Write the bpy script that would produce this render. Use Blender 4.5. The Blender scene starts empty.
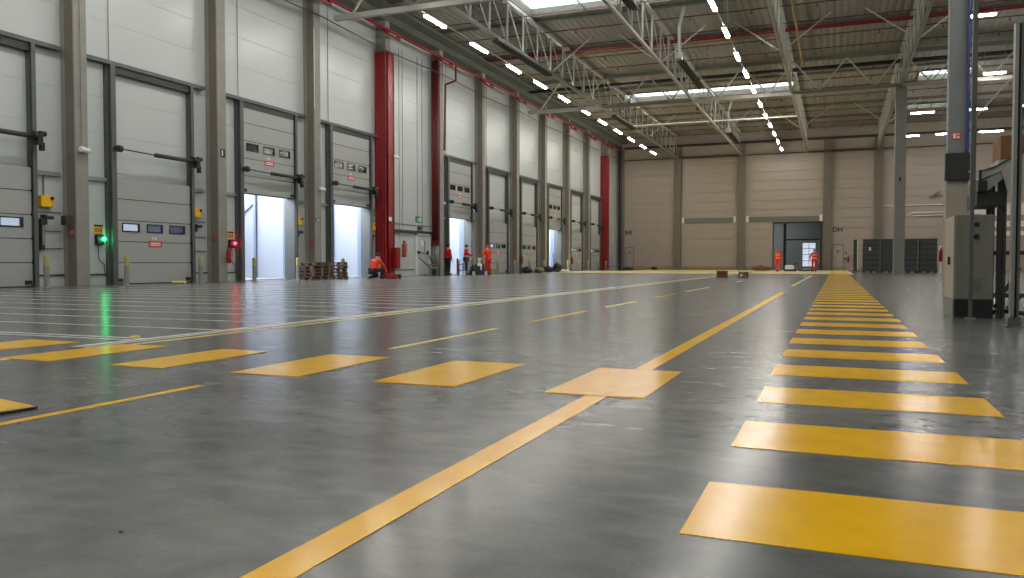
import bpy, bmesh, math, random
from mathutils import Vector, Matrix
random.seed(7)
PI = math.pi
sc = bpy.context.scene
COL = sc.collection
ORD = ['first', 'second', 'third', 'fourth', 'fifth', 'sixth', 'seventh', 'eighth', 'ninth', 'tenth', 'eleventh',
       'twelfth', 'thirteenth', 'fourteenth', 'fifteenth', 'sixteenth', 'seventeenth', 'eighteenth']

# ------------------------------------------------------------------ materials
def lin(c):
    return tuple(((x / 255) / 12.92 if x / 255 <= .04045 else ((x / 255 + .055) / 1.055) ** 2.4) for x in c)

def mat(name, rgb, rough=.6, metal=0., var=.0, scale=4., bump=0., spec=.5, stretch=None):
    """Plain principled surface with a little procedural colour and roughness variation."""
    m = bpy.data.materials.new(name); m.use_nodes = True
    nt = m.node_tree; b = nt.nodes['Principled BSDF']
    c = lin(rgb) + (1,)
    b.inputs['Base Color'].default_value = c
    b.inputs['Roughness'].default_value = rough
    b.inputs['Metallic'].default_value = metal
    b.inputs['Specular IOR Level'].default_value = spec
    if var or bump:
        tc = nt.nodes.new('ShaderNodeTexCoord'); mp = nt.nodes.new('ShaderNodeMapping')
        nt.links.new(tc.outputs['Object'], mp.inputs['Vector'])
        if stretch: mp.inputs['Scale'].default_value = stretch
        n = nt.nodes.new('ShaderNodeTexNoise'); n.inputs['Scale'].default_value = scale
        n.inputs['Detail'].default_value = 5
        nt.links.new(mp.outputs['Vector'], n.inputs['Vector'])
        if var:
            r = nt.nodes.new('ShaderNodeValToRGB')
            lo = tuple(x * (1 - var) for x in c[:3]) + (1,); hi = tuple(min(1, x * (1 + var)) for x in c[:3]) + (1,)
            r.color_ramp.elements[0].position = .3; r.color_ramp.elements[0].color = lo
            r.color_ramp.elements[1].position = .7; r.color_ramp.elements[1].color = hi
            nt.links.new(n.outputs['Fac'], r.inputs['Fac']); nt.links.new(r.outputs['Color'], b.inputs['Base Color'])
        if bump:
            bp = nt.nodes.new('ShaderNodeBump'); bp.inputs['Strength'].default_value = bump
            bp.inputs['Distance'].default_value = .02
            nt.links.new(n.outputs['Fac'], bp.inputs['Height']); nt.links.new(bp.outputs['Normal'], b.inputs['Normal'])
    return m

def emit(name, rgb, s):
    m = bpy.data.materials.new(name); m.use_nodes = True
    b = m.node_tree.nodes['Principled BSDF']
    b.inputs['Base Color'].default_value = lin(rgb) + (1,)
    b.inputs['Emission Color'].default_value = lin(rgb) + (1,)
    b.inputs['Emission Strength'].default_value = s
    return m

def clear(name, tint, amount=.9, rough=.1):
    """Thin sheet glazing: mostly lets light through, tinted, with a diffuse share."""
    m = bpy.data.materials.new(name); m.use_nodes = True
    nt = m.node_tree; nt.nodes.clear()
    o = nt.nodes.new('ShaderNodeOutputMaterial'); mx = nt.nodes.new('ShaderNodeMixShader')
    t = nt.nodes.new('ShaderNodeBsdfTransparent'); t.inputs['Color'].default_value = tint + (1,)
    g = nt.nodes.new('ShaderNodeBsdfGlossy'); g.inputs['Roughness'].default_value = rough
    g.inputs['Color'].default_value = (.5, .5, .5, 1)
    mx.inputs['Fac'].default_value = amount
    nt.links.new(g.outputs[0], mx.inputs[1]); nt.links.new(t.outputs[0], mx.inputs[2]); nt.links.new(mx.outputs[0], o.inputs[0])
    return m

def floor_mat():
    m = bpy.data.materials.new('polished_concrete'); m.use_nodes = True
    nt = m.node_tree; b = nt.nodes['Principled BSDF']; L = nt.links.new
    tc = nt.nodes.new('ShaderNodeTexCoord')
    def noise(scale, det, stretch=(1, 1, 1), dist=0):
        mp = nt.nodes.new('ShaderNodeMapping'); mp.inputs['Scale'].default_value = stretch
        mp.inputs['Rotation'].default_value = (0, 0, .5)
        L(tc.outputs['Object'], mp.inputs['Vector'])
        n = nt.nodes.new('ShaderNodeTexNoise'); n.inputs['Scale'].default_value = scale
        n.inputs['Detail'].default_value = det; n.inputs['Distortion'].default_value = dist
        L(mp.outputs['Vector'], n.inputs['Vector']); return n
    n1 = noise(.9, 6, dist=.6); n2 = noise(4.5, 7, (1, 1.8, 1), .5); n3 = noise(60, 2)
    def mul(a, k, bias):
        x = nt.nodes.new('ShaderNodeMath'); x.operation = 'MULTIPLY_ADD'
        L(a, x.inputs[0]); x.inputs[1].default_value = k; x.inputs[2].default_value = bias; return x.outputs[0]
    def add(a, c):
        x = nt.nodes.new('ShaderNodeMath'); x.operation = 'ADD'; L(a, x.inputs[0]); L(c, x.inputs[1]); return x.outputs[0]
    s = add(add(mul(n1.outputs['Fac'], .95, -.1), mul(n2.outputs['Fac'], .55, -.15)), mul(n3.outputs['Fac'], .18, -.1))
    r = nt.nodes.new('ShaderNodeValToRGB')
    e = r.color_ramp.elements
    e[0].position = .25; e[0].color = lin((84, 88, 88)) + (1,)
    e[1].position = .85; e[1].color = lin((130, 132, 129)) + (1,)
    x = e.new(.55); x.color = lin((106, 109, 108)) + (1,)
    L(s, r.inputs['Fac']); L(r.outputs['Color'], b.inputs['Base Color'])
    rr = nt.nodes.new('ShaderNodeMapRange')
    L(n2.outputs['Fac'], rr.inputs['Value'])
    rr.inputs['From Min'].default_value = .3; rr.inputs['From Max'].default_value = .7
    rr.inputs['To Min'].default_value = .18; rr.inputs['To Max'].default_value = .26
    L(rr.outputs['Result'], b.inputs['Roughness'])
    b.inputs['Specular IOR Level'].default_value = .2
    return m

M = {}
M['floor'] = floor_mat()
M['yellow'] = mat('yellow_floor_paint', (255, 194, 4), .2, spec=.25, var=.08, scale=6)
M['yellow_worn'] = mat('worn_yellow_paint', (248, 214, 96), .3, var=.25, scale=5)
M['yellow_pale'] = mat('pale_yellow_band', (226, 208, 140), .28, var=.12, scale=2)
M['white_line'] = mat('white_floor_paint', (226, 226, 220), .3, var=.08, scale=6)
M['panel'] = mat('light_grey_wall_panel', (184, 190, 189), .33, var=.02, scale=.6)
M['panel_back'] = mat('beige_grey_wall_panel', (162, 150, 138), .5, var=.03, scale=.5)
M['seam'] = mat('panel_seam', (108, 108, 100), .7)
M['concrete'] = mat('column_concrete', (138, 136, 128), .75, var=.09, scale=2.5, bump=.1)
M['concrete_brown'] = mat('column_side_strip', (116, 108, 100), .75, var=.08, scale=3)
M['concrete_back'] = mat('back_column_concrete', (112, 104, 92), .8, var=.08, scale=2)
M['steel'] = mat('dark_galvanised_steel', (92, 97, 96), .5, .35, var=.08, scale=5)
M['steel_dark'] = mat('dark_steel', (60, 64, 62), .5, .4)
M['steel_mid'] = mat('grey_steel', (140, 142, 138), .45, .4, var=.05, scale=4)
M['truss'] = mat('light_truss_paint', (176, 176, 168), .45, .15)
M['purlin'] = mat('purlin_grey_green', (112, 116, 104), .6, .2)
M['black'] = mat('black_plastic', (24, 25, 25), .45)
M['charcoal'] = mat('charcoal', (44, 46, 45), .55)
M['deck'] = mat('roof_deck', (136, 134, 124), .6, .0, var=.04, scale=.4)
M['edge_beam'] = mat('edge_beam_grey', (92, 96, 86), .8, var=.08, scale=1.5)
M['door'] = mat('dock_door_panel', (160, 163, 160), .42, var=.02, scale=2)
M['red'] = mat('red_paint', (140, 8, 18), .4, var=.05, scale=3)
M['red_pipe'] = mat('red_pipe_paint', (132, 20, 32), .45)
M['maroon'] = mat('red_riser_paint', (112, 34, 38), .45)
M['darkred_pipe'] = mat('dark_red_pipe', (104, 44, 40), .5)
M['red_sign'] = mat('red_sign', (205, 34, 40), .4)
M['white'] = mat('white_plastic', (226, 226, 222), .4)
M['green'] = mat('green_sign', (26, 122, 74), .45)
M['ygel'] = mat('yellow_box', (236, 180, 14), .45)
M['bollard'] = mat('bollard_grey', (138, 138, 130), .6)
M['bollard_y'] = mat('bollard_yellow', (168, 164, 104), .5)
M['orange_box'] = mat('orange_red_box', (158, 72, 52), .5)
M['hivis'] = mat('orange_workwear', (240, 62, 22), .8, var=.06, scale=12)
M['hivis_red'] = mat('red_workwear', (206, 30, 26), .8, var=.08, scale=12)
M['trouser_dark'] = mat('dark_trousers', (52, 36, 38), .85)
M['reflex'] = mat('reflective_tape', (210, 210, 190), .5)
M['skin'] = mat('skin', (196, 148, 122), .6)
M['hair'] = mat('dark_hair', (26, 22, 20), .7)
M['boot'] = mat('boot_leather', (34, 30, 28), .6)
M['pod_wall'] = mat('dock_shelter_white', (158, 166, 182), .7, var=.03, scale=1)
M['pod_blue'] = mat('dock_shelter_blue_grey', (118, 132, 158), .7)
M['pod_floor'] = mat('dock_leveller', (140, 142, 146), .6)
M['pallet'] = mat('weathered_pallet_wood', (112, 92, 80), .85, var=.5, scale=9)
M['card'] = mat('cardboard', (128, 88, 58), .8, var=.1, scale=5)
M['card_dark'] = mat('brown_carton', (112, 74, 44), .8, var=.15, scale=6)
M['masking'] = mat('tan_masking_board', (150, 130, 92), .8, var=.25, scale=3)
M['crate'] = mat('black_green_crate', (62, 68, 65), .5, var=.1, scale=8)
M['crate_rim'] = mat('crate_rim', (92, 98, 94), .5)
M['cabinet'] = mat('cabinet_grey', (124, 125, 116), .4, .1, var=.02, scale=3)
M['cabinet_side'] = mat('cabinet_light_side', (168, 160, 144), .45)
M['beige'] = mat('beige_sleeve', (150, 146, 132), .5)
M['col_grey'] = mat('hall_column_grey', (124, 127, 128), .6, var=.05, scale=2)
M['mustard'] = mat('mustard_pipe', (150, 118, 44), .5)
M['col_olive'] = mat('slim_column_grey', (122, 122, 114), .6, var=.05, scale=2)
M['blue'] = mat('blue_pipe', (34, 58, 120), .45)
M['conv'] = mat('conveyor_grey', (160, 163, 158), .45, .2)
M['cream'] = mat('cream_rail', (236, 230, 216), .5)
M['backroom'] = mat('back_room_grey', (150, 162, 168), .6)
M['duct'] = mat('flue_grey', (150, 150, 142), .4, .4)
M['tube'] = emit('luminaire_tube', (255, 250, 242), 52)
M['busbar'] = mat('light_track', (170, 168, 160), .5)
M['green_led'] = emit('green_signal', (20, 255, 130), 26)
M['red_led'] = emit('red_signal', (255, 20, 40), 20)
M['skyglass'] = clear('rooflight_sheet', (.5, .5, .5), .92, .3)
M['pane'] = clear('door_window_glass', (.20, .215, .235), .85, .08)
M['backpane'] = clear('far_door_glass', (.22, .235, .25), .9, .1)
M['darkpane'] = mat('dark_window_glass', (20, 24, 28), .1)
M['ground'] = mat('outside_asphalt', (110, 110, 108), .9)

# ------------------------------------------------------------------ mesh helpers
class MB:
    def __init__(s): s.v = []; s.f = []
    def add(s, vs, fs):
        n = len(s.v); s.v += [tuple(v) for v in vs]; s.f += [tuple(i + n for i in f) for f in fs]; return s
    def box(s, x0, x1, y0, y1, z0, z1):
        vs = [(x, y, z) for z in (z0, z1) for y in (y0, y1) for x in (x0, x1)]
        return s.add(vs, [(0, 2, 3, 1), (4, 5, 7, 6), (0, 1, 5, 4), (2, 6, 7, 3), (0, 4, 6, 2), (1, 3, 7, 5)])
    def rot(s, fn, ang, c):
        """run fn on a fresh builder then turn it about the vertical through c"""
        t = MB(); fn(t); ca, sa = math.cos(ang), math.sin(ang)
        vs = [(c[0] + (x - c[0]) * ca - (y - c[1]) * sa, c[1] + (x - c[0]) * sa + (y - c[1]) * ca, z) for x, y, z in t.v]
        return s.add(vs, t.f)
    def bar(s, p, q, w, h=None):
        h = h or w; p = Vector(p); q = Vector(q); d = (q - p).normalized()
        a = d.cross(Vector((0, 0, 1)))
        if a.length < .01: a = Vector((1, 0, 0))
        a.normalize(); b = a.cross(d).normalized()
        vs = [e + a * (i * w / 2) + b * (j * h / 2) for e in (p, q) for i, j in ((-1, -1), (1, -1), (1, 1), (-1, 1))]
        return s.add(vs, [(3, 2, 1, 0), (4, 5, 6, 7), (0, 1, 5, 4), (1, 2, 6, 5), (2, 3, 7, 6), (3, 0, 4, 7)])
    def cyl(s, p, q, r, r2=None, n=12):
        r2 = r if r2 is None else r2; p = Vector(p); q = Vector(q); d = (q - p).normalized()
        a = d.cross(Vector((0, 0, 1)))
        if a.length < .01: a = Vector((1, 0, 0))
        a.normalize(); b = d.cross(a).normalized()
        vs = []
        for e, rr in ((p, r), (q, r2)):
            for k in range(n):
                t = 2 * PI * k / n; vs.append(e + a * (rr * math.cos(t)) + b * (rr * math.sin(t)))
        fs = [(k, (k + 1) % n, n + (k + 1) % n, n + k) for k in range(n)] + [tuple(range(n))[::-1], tuple(range(n, 2 * n))]
        return s.add(vs, fs)
    def path(s, pts, r, n=8):
        for a, b in zip(pts, pts[1:]): s.cyl(a, b, r, n=n)
        return s
    def lathe(s, c, prof, n=16):
        vs = []; 
        for r, z in prof:
            for k in range(n):
                t = 2 * PI * k / n; vs.append((c[0] + r * math.cos(t), c[1] + r * math.sin(t), c[2] + z))
        fs = [(i * n + k, i * n + (k + 1) % n, (i + 1) * n + (k + 1) % n, (i + 1) * n + k) for i in range(len(prof) - 1) for k in range(n)]
        fs += [tuple(range(n))[::-1], tuple(range((len(prof) - 1) * n, len(prof) * n))]
        return s.add(vs, fs)
    def prism(s, poly, axis, a, b):
        """poly: 2-D outline in the two other axes, extruded along axis from a to b"""
        def P(u, v, w): return {'x': (w, u, v), 'y': (u, w, v), 'z': (u, v, w)}[axis]
        n = len(poly)
        vs = [P(u, v, a) for u, v in poly] + [P(u, v, b) for u, v in poly]
        return s.add(vs, [tuple(range(n)), tuple(range(n, 2 * n))[::-1]] + [(k, n + k, n + (k + 1) % n, (k + 1) % n) for k in range(n)])
    def blob(s, c, r, n=10, seed=0, sq=(1, 1, 1)):
        rnd = random.Random(seed); vs = []; m = n // 2
        for i in range(m + 1):
            th = PI * i / m
            for k in range(n):
                ph = 2 * PI * k / n; q = 1 + rnd.uniform(-.22, .22)
                vs.append((c[0] + r * q * sq[0] * math.sin(th) * math.cos(ph), c[1] + r * q * sq[1] * math.sin(th) * math.sin(ph),
                           max(c[2] + r * q * sq[2] * math.cos(th), .002)))
        fs = [(i * n + k, i * n + (k + 1) % n, (i + 1) * n + (k + 1) % n, (i + 1) * n + k) for i in range(m) for k in range(n)]
        return s.add(vs, fs)
    def build(s, name, m, parent=None, loc=None, bevel=0, smooth=False, label=None):
        me = bpy.data.meshes.new(name)
        o = bpy.data.objects.new(name, me); COL.objects.link(o)
        org = Vector((0, 0, 0))
        if parent is not None:
            o.parent = parent; org = org_of(parent)
        elif loc is not None:
            org = Vector(loc); o.location = org
        ORG[o.name] = org
        me.from_pydata([tuple(Vector(v) - org) for v in s.v], [], s.f)
        b = bmesh.new(); b.from_mesh(me); bmesh.ops.recalc_face_normals(b, faces=b.faces); b.to_mesh(me); b.free()
        me.materials.append(M[m] if isinstance(m, str) else m)
        if smooth:
            for p in me.polygons: p.use_smooth = True
        if bevel:
            md = o.modifiers.new('Bevel', 'BEVEL'); md.width = bevel; md.segments = 2
        if label: o['label'] = label
        return o
ORG = {}
def org_of(o): return ORG[o.name]

def tag(o, label, cat, group=None, kind=None):
    o['label'] = label; o['category'] = cat
    if group: o['group'] = group
    if kind: o['kind'] = kind
    return o
def thing(name, label, cat, loc, group=None, kind=None):
    o = bpy.data.objects.new(name, None); COL.objects.link(o); o.location = loc
    o.empty_display_size = .2
    ORG[o.name] = Vector(loc)
    return tag(o, label, cat, group, kind)
def clone(root, dloc, label, group=None):
    r = root.copy(); COL.objects.link(r); r.location = root.location + Vector(dloc); ORG[r.name] = org_of(root) + Vector(dloc)
    r['label'] = label
    if group: r['group'] = group
    for ch in root.children:
        c = ch.copy(); COL.objects.link(c); c.parent = r; ORG[c.name] = org_of(ch) + Vector(dloc)
        for g in ch.children:
            d = g.copy(); COL.objects.link(d); d.parent = c
    return r
def bx(*a): return MB().box(*a)

# ------------------------------------------------------------------ constants
P = 5.865                      # bay pitch along the loading wall
WX = -21.15                    # inner face of the loading wall
YB = 82.0                      # inner face of the back wall
YN = -14.0                     # wall behind the camera
XR = 21.7                      # far side wall
ZC = 13.4                      # roof deck
BAYNAME = {-1: 'first', 0: 'second', 1: 'third', 2: 'fourth', 4: 'fifth', 5: 'sixth', 6: 'seventh', 7: 'eighth', 8: 'ninth', 9: 'tenth'}
OPEN = (1, 2, 4, 7)
def dy(k): return P * k

# ------------------------------------------------------------------ floor with paint
fl = tag(bx(WX - 4, XR + .3, YN - .3, YB + 14, -.3, 0).build('floor', 'floor', loc=(0, 0, 0)),
         'glossy grey polished concrete hall floor with yellow and white painted lines', 'floor', kind='structure')
def paint(x0, x1, y0, y1, m='yellow', name='painted_stripe', label='yellow painted stripe', h=.002):
    return bx(x0, x1, y0, y1, -.01, h).build(name, m, fl, label=label)
for i in range(65):                                         # the zebra walkway
    y = 2.02 + i * 1.04
    paint(-.355 + random.uniform(-.006, .006), .70 + random.uniform(-.01, .01), y, y + .52, name='walkway_stripe', label='yellow stripe of the long hatched walkway')
for x0, x1 in ((-1.41, -.885), (-2.45, -1.93), (-3.475, -2.97), (-4.48, -4.03), (-5.54, -5.04), (-6.62, -6.03)):
    paint(x0, x1, 3.975, 5.04, name='crossing_block', label='yellow block of the crossing', h=.004)
paint(-1.185, -1.075, -1.5, 19.6, name='lane_line', label='long yellow lane line')
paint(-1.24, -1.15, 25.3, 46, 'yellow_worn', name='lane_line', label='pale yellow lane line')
for i, (y0, y1) in enumerate(((1.0, 3.5), (5.57, 7.7), (8.86, 10.94), (12.1, 14.0), (16, 17.9), (19.4, 23.2), (26, 28), (30, 32))):
    paint(-3.29 - .008 * i, -3.235 - .008 * i, y0, y1, 'yellow_worn' if i % 2 else 'yellow', name='dashed_line', label='thin yellow dash')
paint(-5.49, -5.41, -2, 62, 'yellow_worn', name='edge_line', label='pale yellow edge line', h=.0015)
paint(-5.78, -5.70, 4.75, 62, 'white_line', name='edge_line', label='white edge line of the loading lanes')
paint(-5.64, -5.60, 4.75, 20, 'white_line', name='edge_line', label='thin white edge line')
for i in range(48):
    y = 5.43 + i * 1.04 if i else 5.33
    x1 = -5.78
    paint(-18.6, x1, y, y + .045, 'white_line', name='loading_lane_line', label='white line across the loading lanes')
paint(-18.6, -5.78, 5.48, 5.53, 'white_line', name='loading_lane_line', label='white line across the loading lanes')
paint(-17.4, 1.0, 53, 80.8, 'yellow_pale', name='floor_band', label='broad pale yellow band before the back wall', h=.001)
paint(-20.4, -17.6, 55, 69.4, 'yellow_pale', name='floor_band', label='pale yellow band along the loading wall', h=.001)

# ------------------------------------------------------------------ walls
def wall_panels(name, rects, joints, plane, m, label, seam=.005):
    """Horizontal sandwich panels as separate slabs with fine grooves; rects are (a0,a1,z0,z1) along the wall."""
    b = MB(); 
    for a0, a1, z0, z1 in rects:
        zs = [z0] + [j for j in joints if z0 + .05 < j < z1 - .05] + [z1]
        for u, v in zip(zs, zs[1:]):
            g = seam / 2
            lo = u + (g if u != z0 else 0); hi = v - (g if v != z1 else 0)
            if plane[0] == 'x': b.box(min(plane[1], plane[1] + plane[2]), max(plane[1], plane[1] + plane[2]), a0, a1, lo, hi)
            else: b.box(a0, a1, min(plane[1], plane[1] + plane[2]), max(plane[1], plane[1] + plane[2]), lo, hi)
        c = plane[1] + plane[2] * .25; d = plane[1] + plane[2]
        if plane[0] == 'x': b.box(min(c, d), max(c, d), a0, a1, z0, z1)
        else: b.box(a0, a1, min(c, d), max(c, d), z0, z1)
    return tag(b.build(name, m, loc=(0, 0, 0)), label, 'wall', kind='structure')
JL = [.35, 1.08, 2.15, 3.25, 4.68, 5.81, 6.95, 8.17, 9.25, 10.4, 11.6, 12.7]
rects = []
kmin, kmax = -5, 10
for k in range(kmin, kmax + 1):
    y0 = 17.35 + dy(k) - (P - 5.865); y1 = y0 + P
    if k == kmax: y1 = YB
    if k in BAYNAME:
        sh_ = -.15 if k == -1 else 0
        a, b_ = 18.84 + dy(k) + sh_, 22.24 + dy(k) + sh_
        rects += [(y0, a, 0, ZC), (b_, y1, 0, ZC), (a, b_, 3.36, ZC)]
    else:
        rects.append((y0, y1, 0, ZC))
rects.append((YN, 17.35 + dy(kmin), 0, ZC))
wl = wall_panels('wall_left', rects, JL, ('x', WX, -.25), 'panel', 'long light grey panel wall with the loading doors')
JB = [z for z in [.3 + .92 * i for i in range(1, 15)] if z < ZC]
GX0, GX1, GZ = -5.75, -1.2, 4.62
wb = wall_panels('wall_back', [(WX - .3, GX0, 0, ZC), (GX0, GX1, GZ, ZC), (GX1, XR + .3, 0, ZC)], JB, ('y', YB, .25), 'panel_back',
                 'beige panel wall closing the far end of the hall', .05)
tag(bx(XR, XR + .25, YN, YB, 0, ZC).build('wall_right', 'panel', loc=(XR, 0, 0)), 'plain panel wall opposite the loading doors', 'wall', kind='structure')
tag(bx(WX - .25, XR + .25, YN - .25, YN, 0, ZC).build('wall_front', 'panel', loc=(0, YN, 0)), 'plain panel wall behind the viewpoint', 'wall', kind='structure')
tb = MB(); ye = YN
for k in sorted(BAYNAME):
    tb.box(WX, WX + .03, ye, 18.7 + dy(k), .30, .345); ye = 22.26 + dy(k)
tb.box(WX, WX + .03, ye, YB, .30, .345)
tag(tb.build('trim_left', 'steel_dark', loc=(WX, 0, .3)), 'dark rail low on the loading wall', 'trim', kind='structure')
bb = MB()
for a, b_ in ((-20.9, GX0), (GX1, 0.9), (2.0, 12)): bb.box(a, b_, YB - .06, YB, 0, .32)
tag(bb.build('baseboard_back', 'masking', loc=(0, YB, 0)), 'tan boards along the foot of the back wall', 'baseboard', kind='structure')

# roof deck with flutes and rooflight openings
SK = [(-14.75, -2.9, 36.4, 39.4), (-14.75, -2.9, 60.0, 63.2), (5.0, 8.3, 60.0, 63.2), (5.0, 8.9, 72.0, 74.2),
      (-14.75, -2.9, 12.8, 15.8)]
def deck(b, x0, x1, y0, y1):
    n = max(1, round((x1 - x0) / .35)); w = (x1 - x0) / n
    for i in range(n):
        x = x0 + i * w
        pr = [(x, 0), (x + w * .5, 0), (x + w * .6, .035), (x + w * .9, .035), (x + w, 0)]
        for (xa, za), (xb, zb) in zip(pr, pr[1:]):
            b.add([(xa, y0, ZC + za), (xb, y0, ZC + zb), (xb, y1, ZC + zb), (xa, y1, ZC + za)], [(0, 1, 2, 3)])
    b.box(x0, x1, y0, y1, ZC + .08, ZC + .3)
b = MB(); ys = sorted({YN - .3, YB + .3} | {s[2] for s in SK} | {s[3] for s in SK})
for y0, y1 in zip(ys, ys[1:]):
    xs = [WX - .3]; holes = sorted((s[0], s[1]) for s in SK if s[2] <= y0 + .01 and s[3] >= y1 - .01)
    x = WX - .3
    for a, c in holes: deck(b, x, a, y0, y1); x = c
    deck(b, x, XR + .3, y0, y1)
ceil = tag(b.build('ceiling', 'deck', loc=(0, 0, ZC)), 'grey ribbed steel roof deck high over the hall', 'ceiling', kind='structure')
SKN = ['rooflight nearest the loading wall and the big lamps, cut by the top edge', 'long bright rooflight beyond the dark roof pipe', 'pale rooflight over the far aisle beside the freestanding columns',
       'violet white rooflight deeper over the far aisle', 'rooflight overhead behind the view']
for i, (x0, x1, y0, y1) in enumerate(SK):
    t = thing('window_%d' % (i + 1), SKN[i], 'rooflight', ((x0 + x1) / 2, (y0 + y1) / 2, ZC), kind='structure')
    f = MB()
    for a in (x0, x1): f.box(a - .06, a + .06, y0 - .06, y1 + .06, ZC - .08, ZC + .34)
    for a in (y0, y1): f.box(x0, x1, a - .06, a + .06, ZC - .08, ZC + .34)
    n = 4
    for q in range(1, n): f.box(x0 + (x1 - x0) * q / n - .03, x0 + (x1 - x0) * q / n + .03, y0, y1, ZC - .04, ZC + .02)
    f.build('window_frame', 'purlin', t)
    bx(x0 + .06, x1 - .06, y0 + .06, y1 - .06, ZC + .03, ZC + .045).build('glazing', 'skyglass', t)

# ------------------------------------------------------------------ columns on the loading wall
def colname(k):
    if k == 3: return None
    names = {0: 'between the first and second dock doors', 1: 'between the second dock door and the third, open one', 2: 'between the two open dock doors near the pallets',
             4: 'carrying dark red riser pipes beside the exit door', 5: 'just past the open door with workers', 6: 'between the sixth and seventh dock doors',
             7: 'between the seventh and eighth dock doors', 8: 'between the eighth and ninth dock doors', 9: 'between the ninth and tenth dock doors'}
    return names.get(k, 'of the loading wall outside the view')
for k in range(-1, 11):
    y0, y1 = 17.15 + dy(k), 17.6 + dy(k)
    if k < 2: y0 += .07; y1 += .06
    nm = colname(k)
    if k == 3: lab = 'concrete wall column rising above the tall red casing near the exit door'
    elif k == 10: lab = 'concrete wall column above the smaller red casing by the far corner'
    else: lab = 'grey concrete wall column ' + nm
    t = thing('concrete_column', lab, 'column', (-20.87, (y0 + y1) / 2, 0), 'wall columns')
    bx(WX, -20.6, y0, y1, 0, 12.6).build('shaft', 'concrete', t, bevel=.015)
    if k not in (3, 10):
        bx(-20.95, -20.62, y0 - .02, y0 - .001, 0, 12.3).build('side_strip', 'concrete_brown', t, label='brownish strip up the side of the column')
        if k not in (4,):
            bx(-20.84, -20.7, y0 - .1, y0 - .02, 1.48, 1.64).build('junction_box', 'orange_box', t, bevel=.02, label='small orange red box on the column')
# red casings
for k, lab, z1 in ((3, 'tall bright red casing around the wall column beside the kneeling worker', 11.0), (10, 'distant red casing around the last wall column before the corner', 11.0)):
    y0 = 17.02 + dy(k); y1 = 17.72 + dy(k)
    t = thing('red_casing', lab, 'pipe casing', (-20.7, (y0 + y1) / 2, 0), 'red column casings')
    b = MB(); b.box(-20.58, -20.46, y0, y1, 0, z1); b.box(WX, -20.46, y0, y0 + .1, 0, z1); b.box(WX, -20.46, y1 - .1, y1, 0, z1); b.box(WX + .01, -20.46, y0, y1, z1 - .02, z1)
    for i in range(5):
        b.cyl((-21.05 + i * .13, y0 - .01, 0), (-21.05 + i * .13, y0 - .01, z1), .05, n=8)
    b.build('casing', 'red', t)
    if k == 3:
        bx(-20.46, -20.2, y1 - .25, y1 + .1, .4, 1.45).build('hose_cabinet', 'red', t, bevel=.02)
        bx(-20.455, -20.44, y0 + .1, y0 + .4, 2.75, 2.95).build('notice', 'white', t)
# riser pipes on column 4
t = thing('riser_pipes', 'dark red sprinkler risers running up the column beside the exit door', 'pipes', (-20.5, 40.75, 0))
for i in range(3):
    x = -20.95 + .16 * i; y = 40.42 - .03 * i
    MB().cyl((x, y, 1.9), (x, y, 11.9), .065, n=12).build('riser', 'maroon', t, smooth=True)
    MB().cyl((x, y, 0), (x, y, 1.72), .06, n=12).build('lower_pipe', 'steel_mid', t, smooth=True, label='bare grey pipe')
    MB().lathe((x, y, 1.66), [(.06, 0), (.11, 0), (.11, .08), (.08, .1), (.08, .18), (.11, .2), (.11, .27), (.06, .27)], 12).build('valve', 'maroon', t)

# ------------------------------------------------------------------ dock bays
def bay_frame(k):
    d = dy(k); nm = BAYNAME[k]
    t = thing('door_portal', 'dark steel portal frame around the %s dock door' % nm, 'steel frame', (-21, 20.6 + d, 0), 'dock door portals')
    a, c = 17.6 + d, 22.86 + d + (.25 if k == -1 else 0)
    bx(WX, -20.85, a, c, 6.83, 6.95).build('lintel', 'steel', t)
    b = MB(); b.box(-20.89, -20.83, 18.78 + d, 18.96 + d, 0, 6.83); b.box(WX + .001, -20.95, 18.70 + d, 18.84 + d, 0, 6.83); b.box(WX - .27, -20.9, 18.845 + d, 18.95 + d, 0, 3.35); b.box(-20.96, -20.88, 18.80 + d, 18.86 + d, 0, 6.83)
    b.build('upright', 'steel', t)
    b = MB(); b.box(-20.89, -20.83, 22.13 + d, 22.26 + d, 0, 6.83); b.box(WX + .001, -20.86, 22.13 + d, 22.26 + d, 0, 6.83); b.box(WX - .27, -20.9, 22.12 + d, 22.235 + d, 0, 3.35)
    b.build('upright', 'steel', t)
    bx(WX, -20.98, a, 18.7 + d, 3.2, 3.32).build('side_rail', 'steel_mid', t)
    bx(WX, -20.98, 22.26 + d, c, 3.2, 3.32).build('side_rail', 'steel_mid', t)
    MB().cyl((WX + .12, 18.9 + d, 6.95), (WX + .12, 18.9 + d, 12.6), .016, n=6).build('conduit', 'steel_mid', t)
    bx(-21.0, -20.9, 18.84 + d, 22.15 + d, 6.6, 6.83).build('header_channel', 'steel_dark', t)
    bx(WX + .001, -20.97, 18.84 + d, 22.24 + d, 3.34, 3.38).build('head_light_block', 'steel_dark', t)  # added strip behind the panel, stops daylight leaking over the door
    return t
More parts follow.
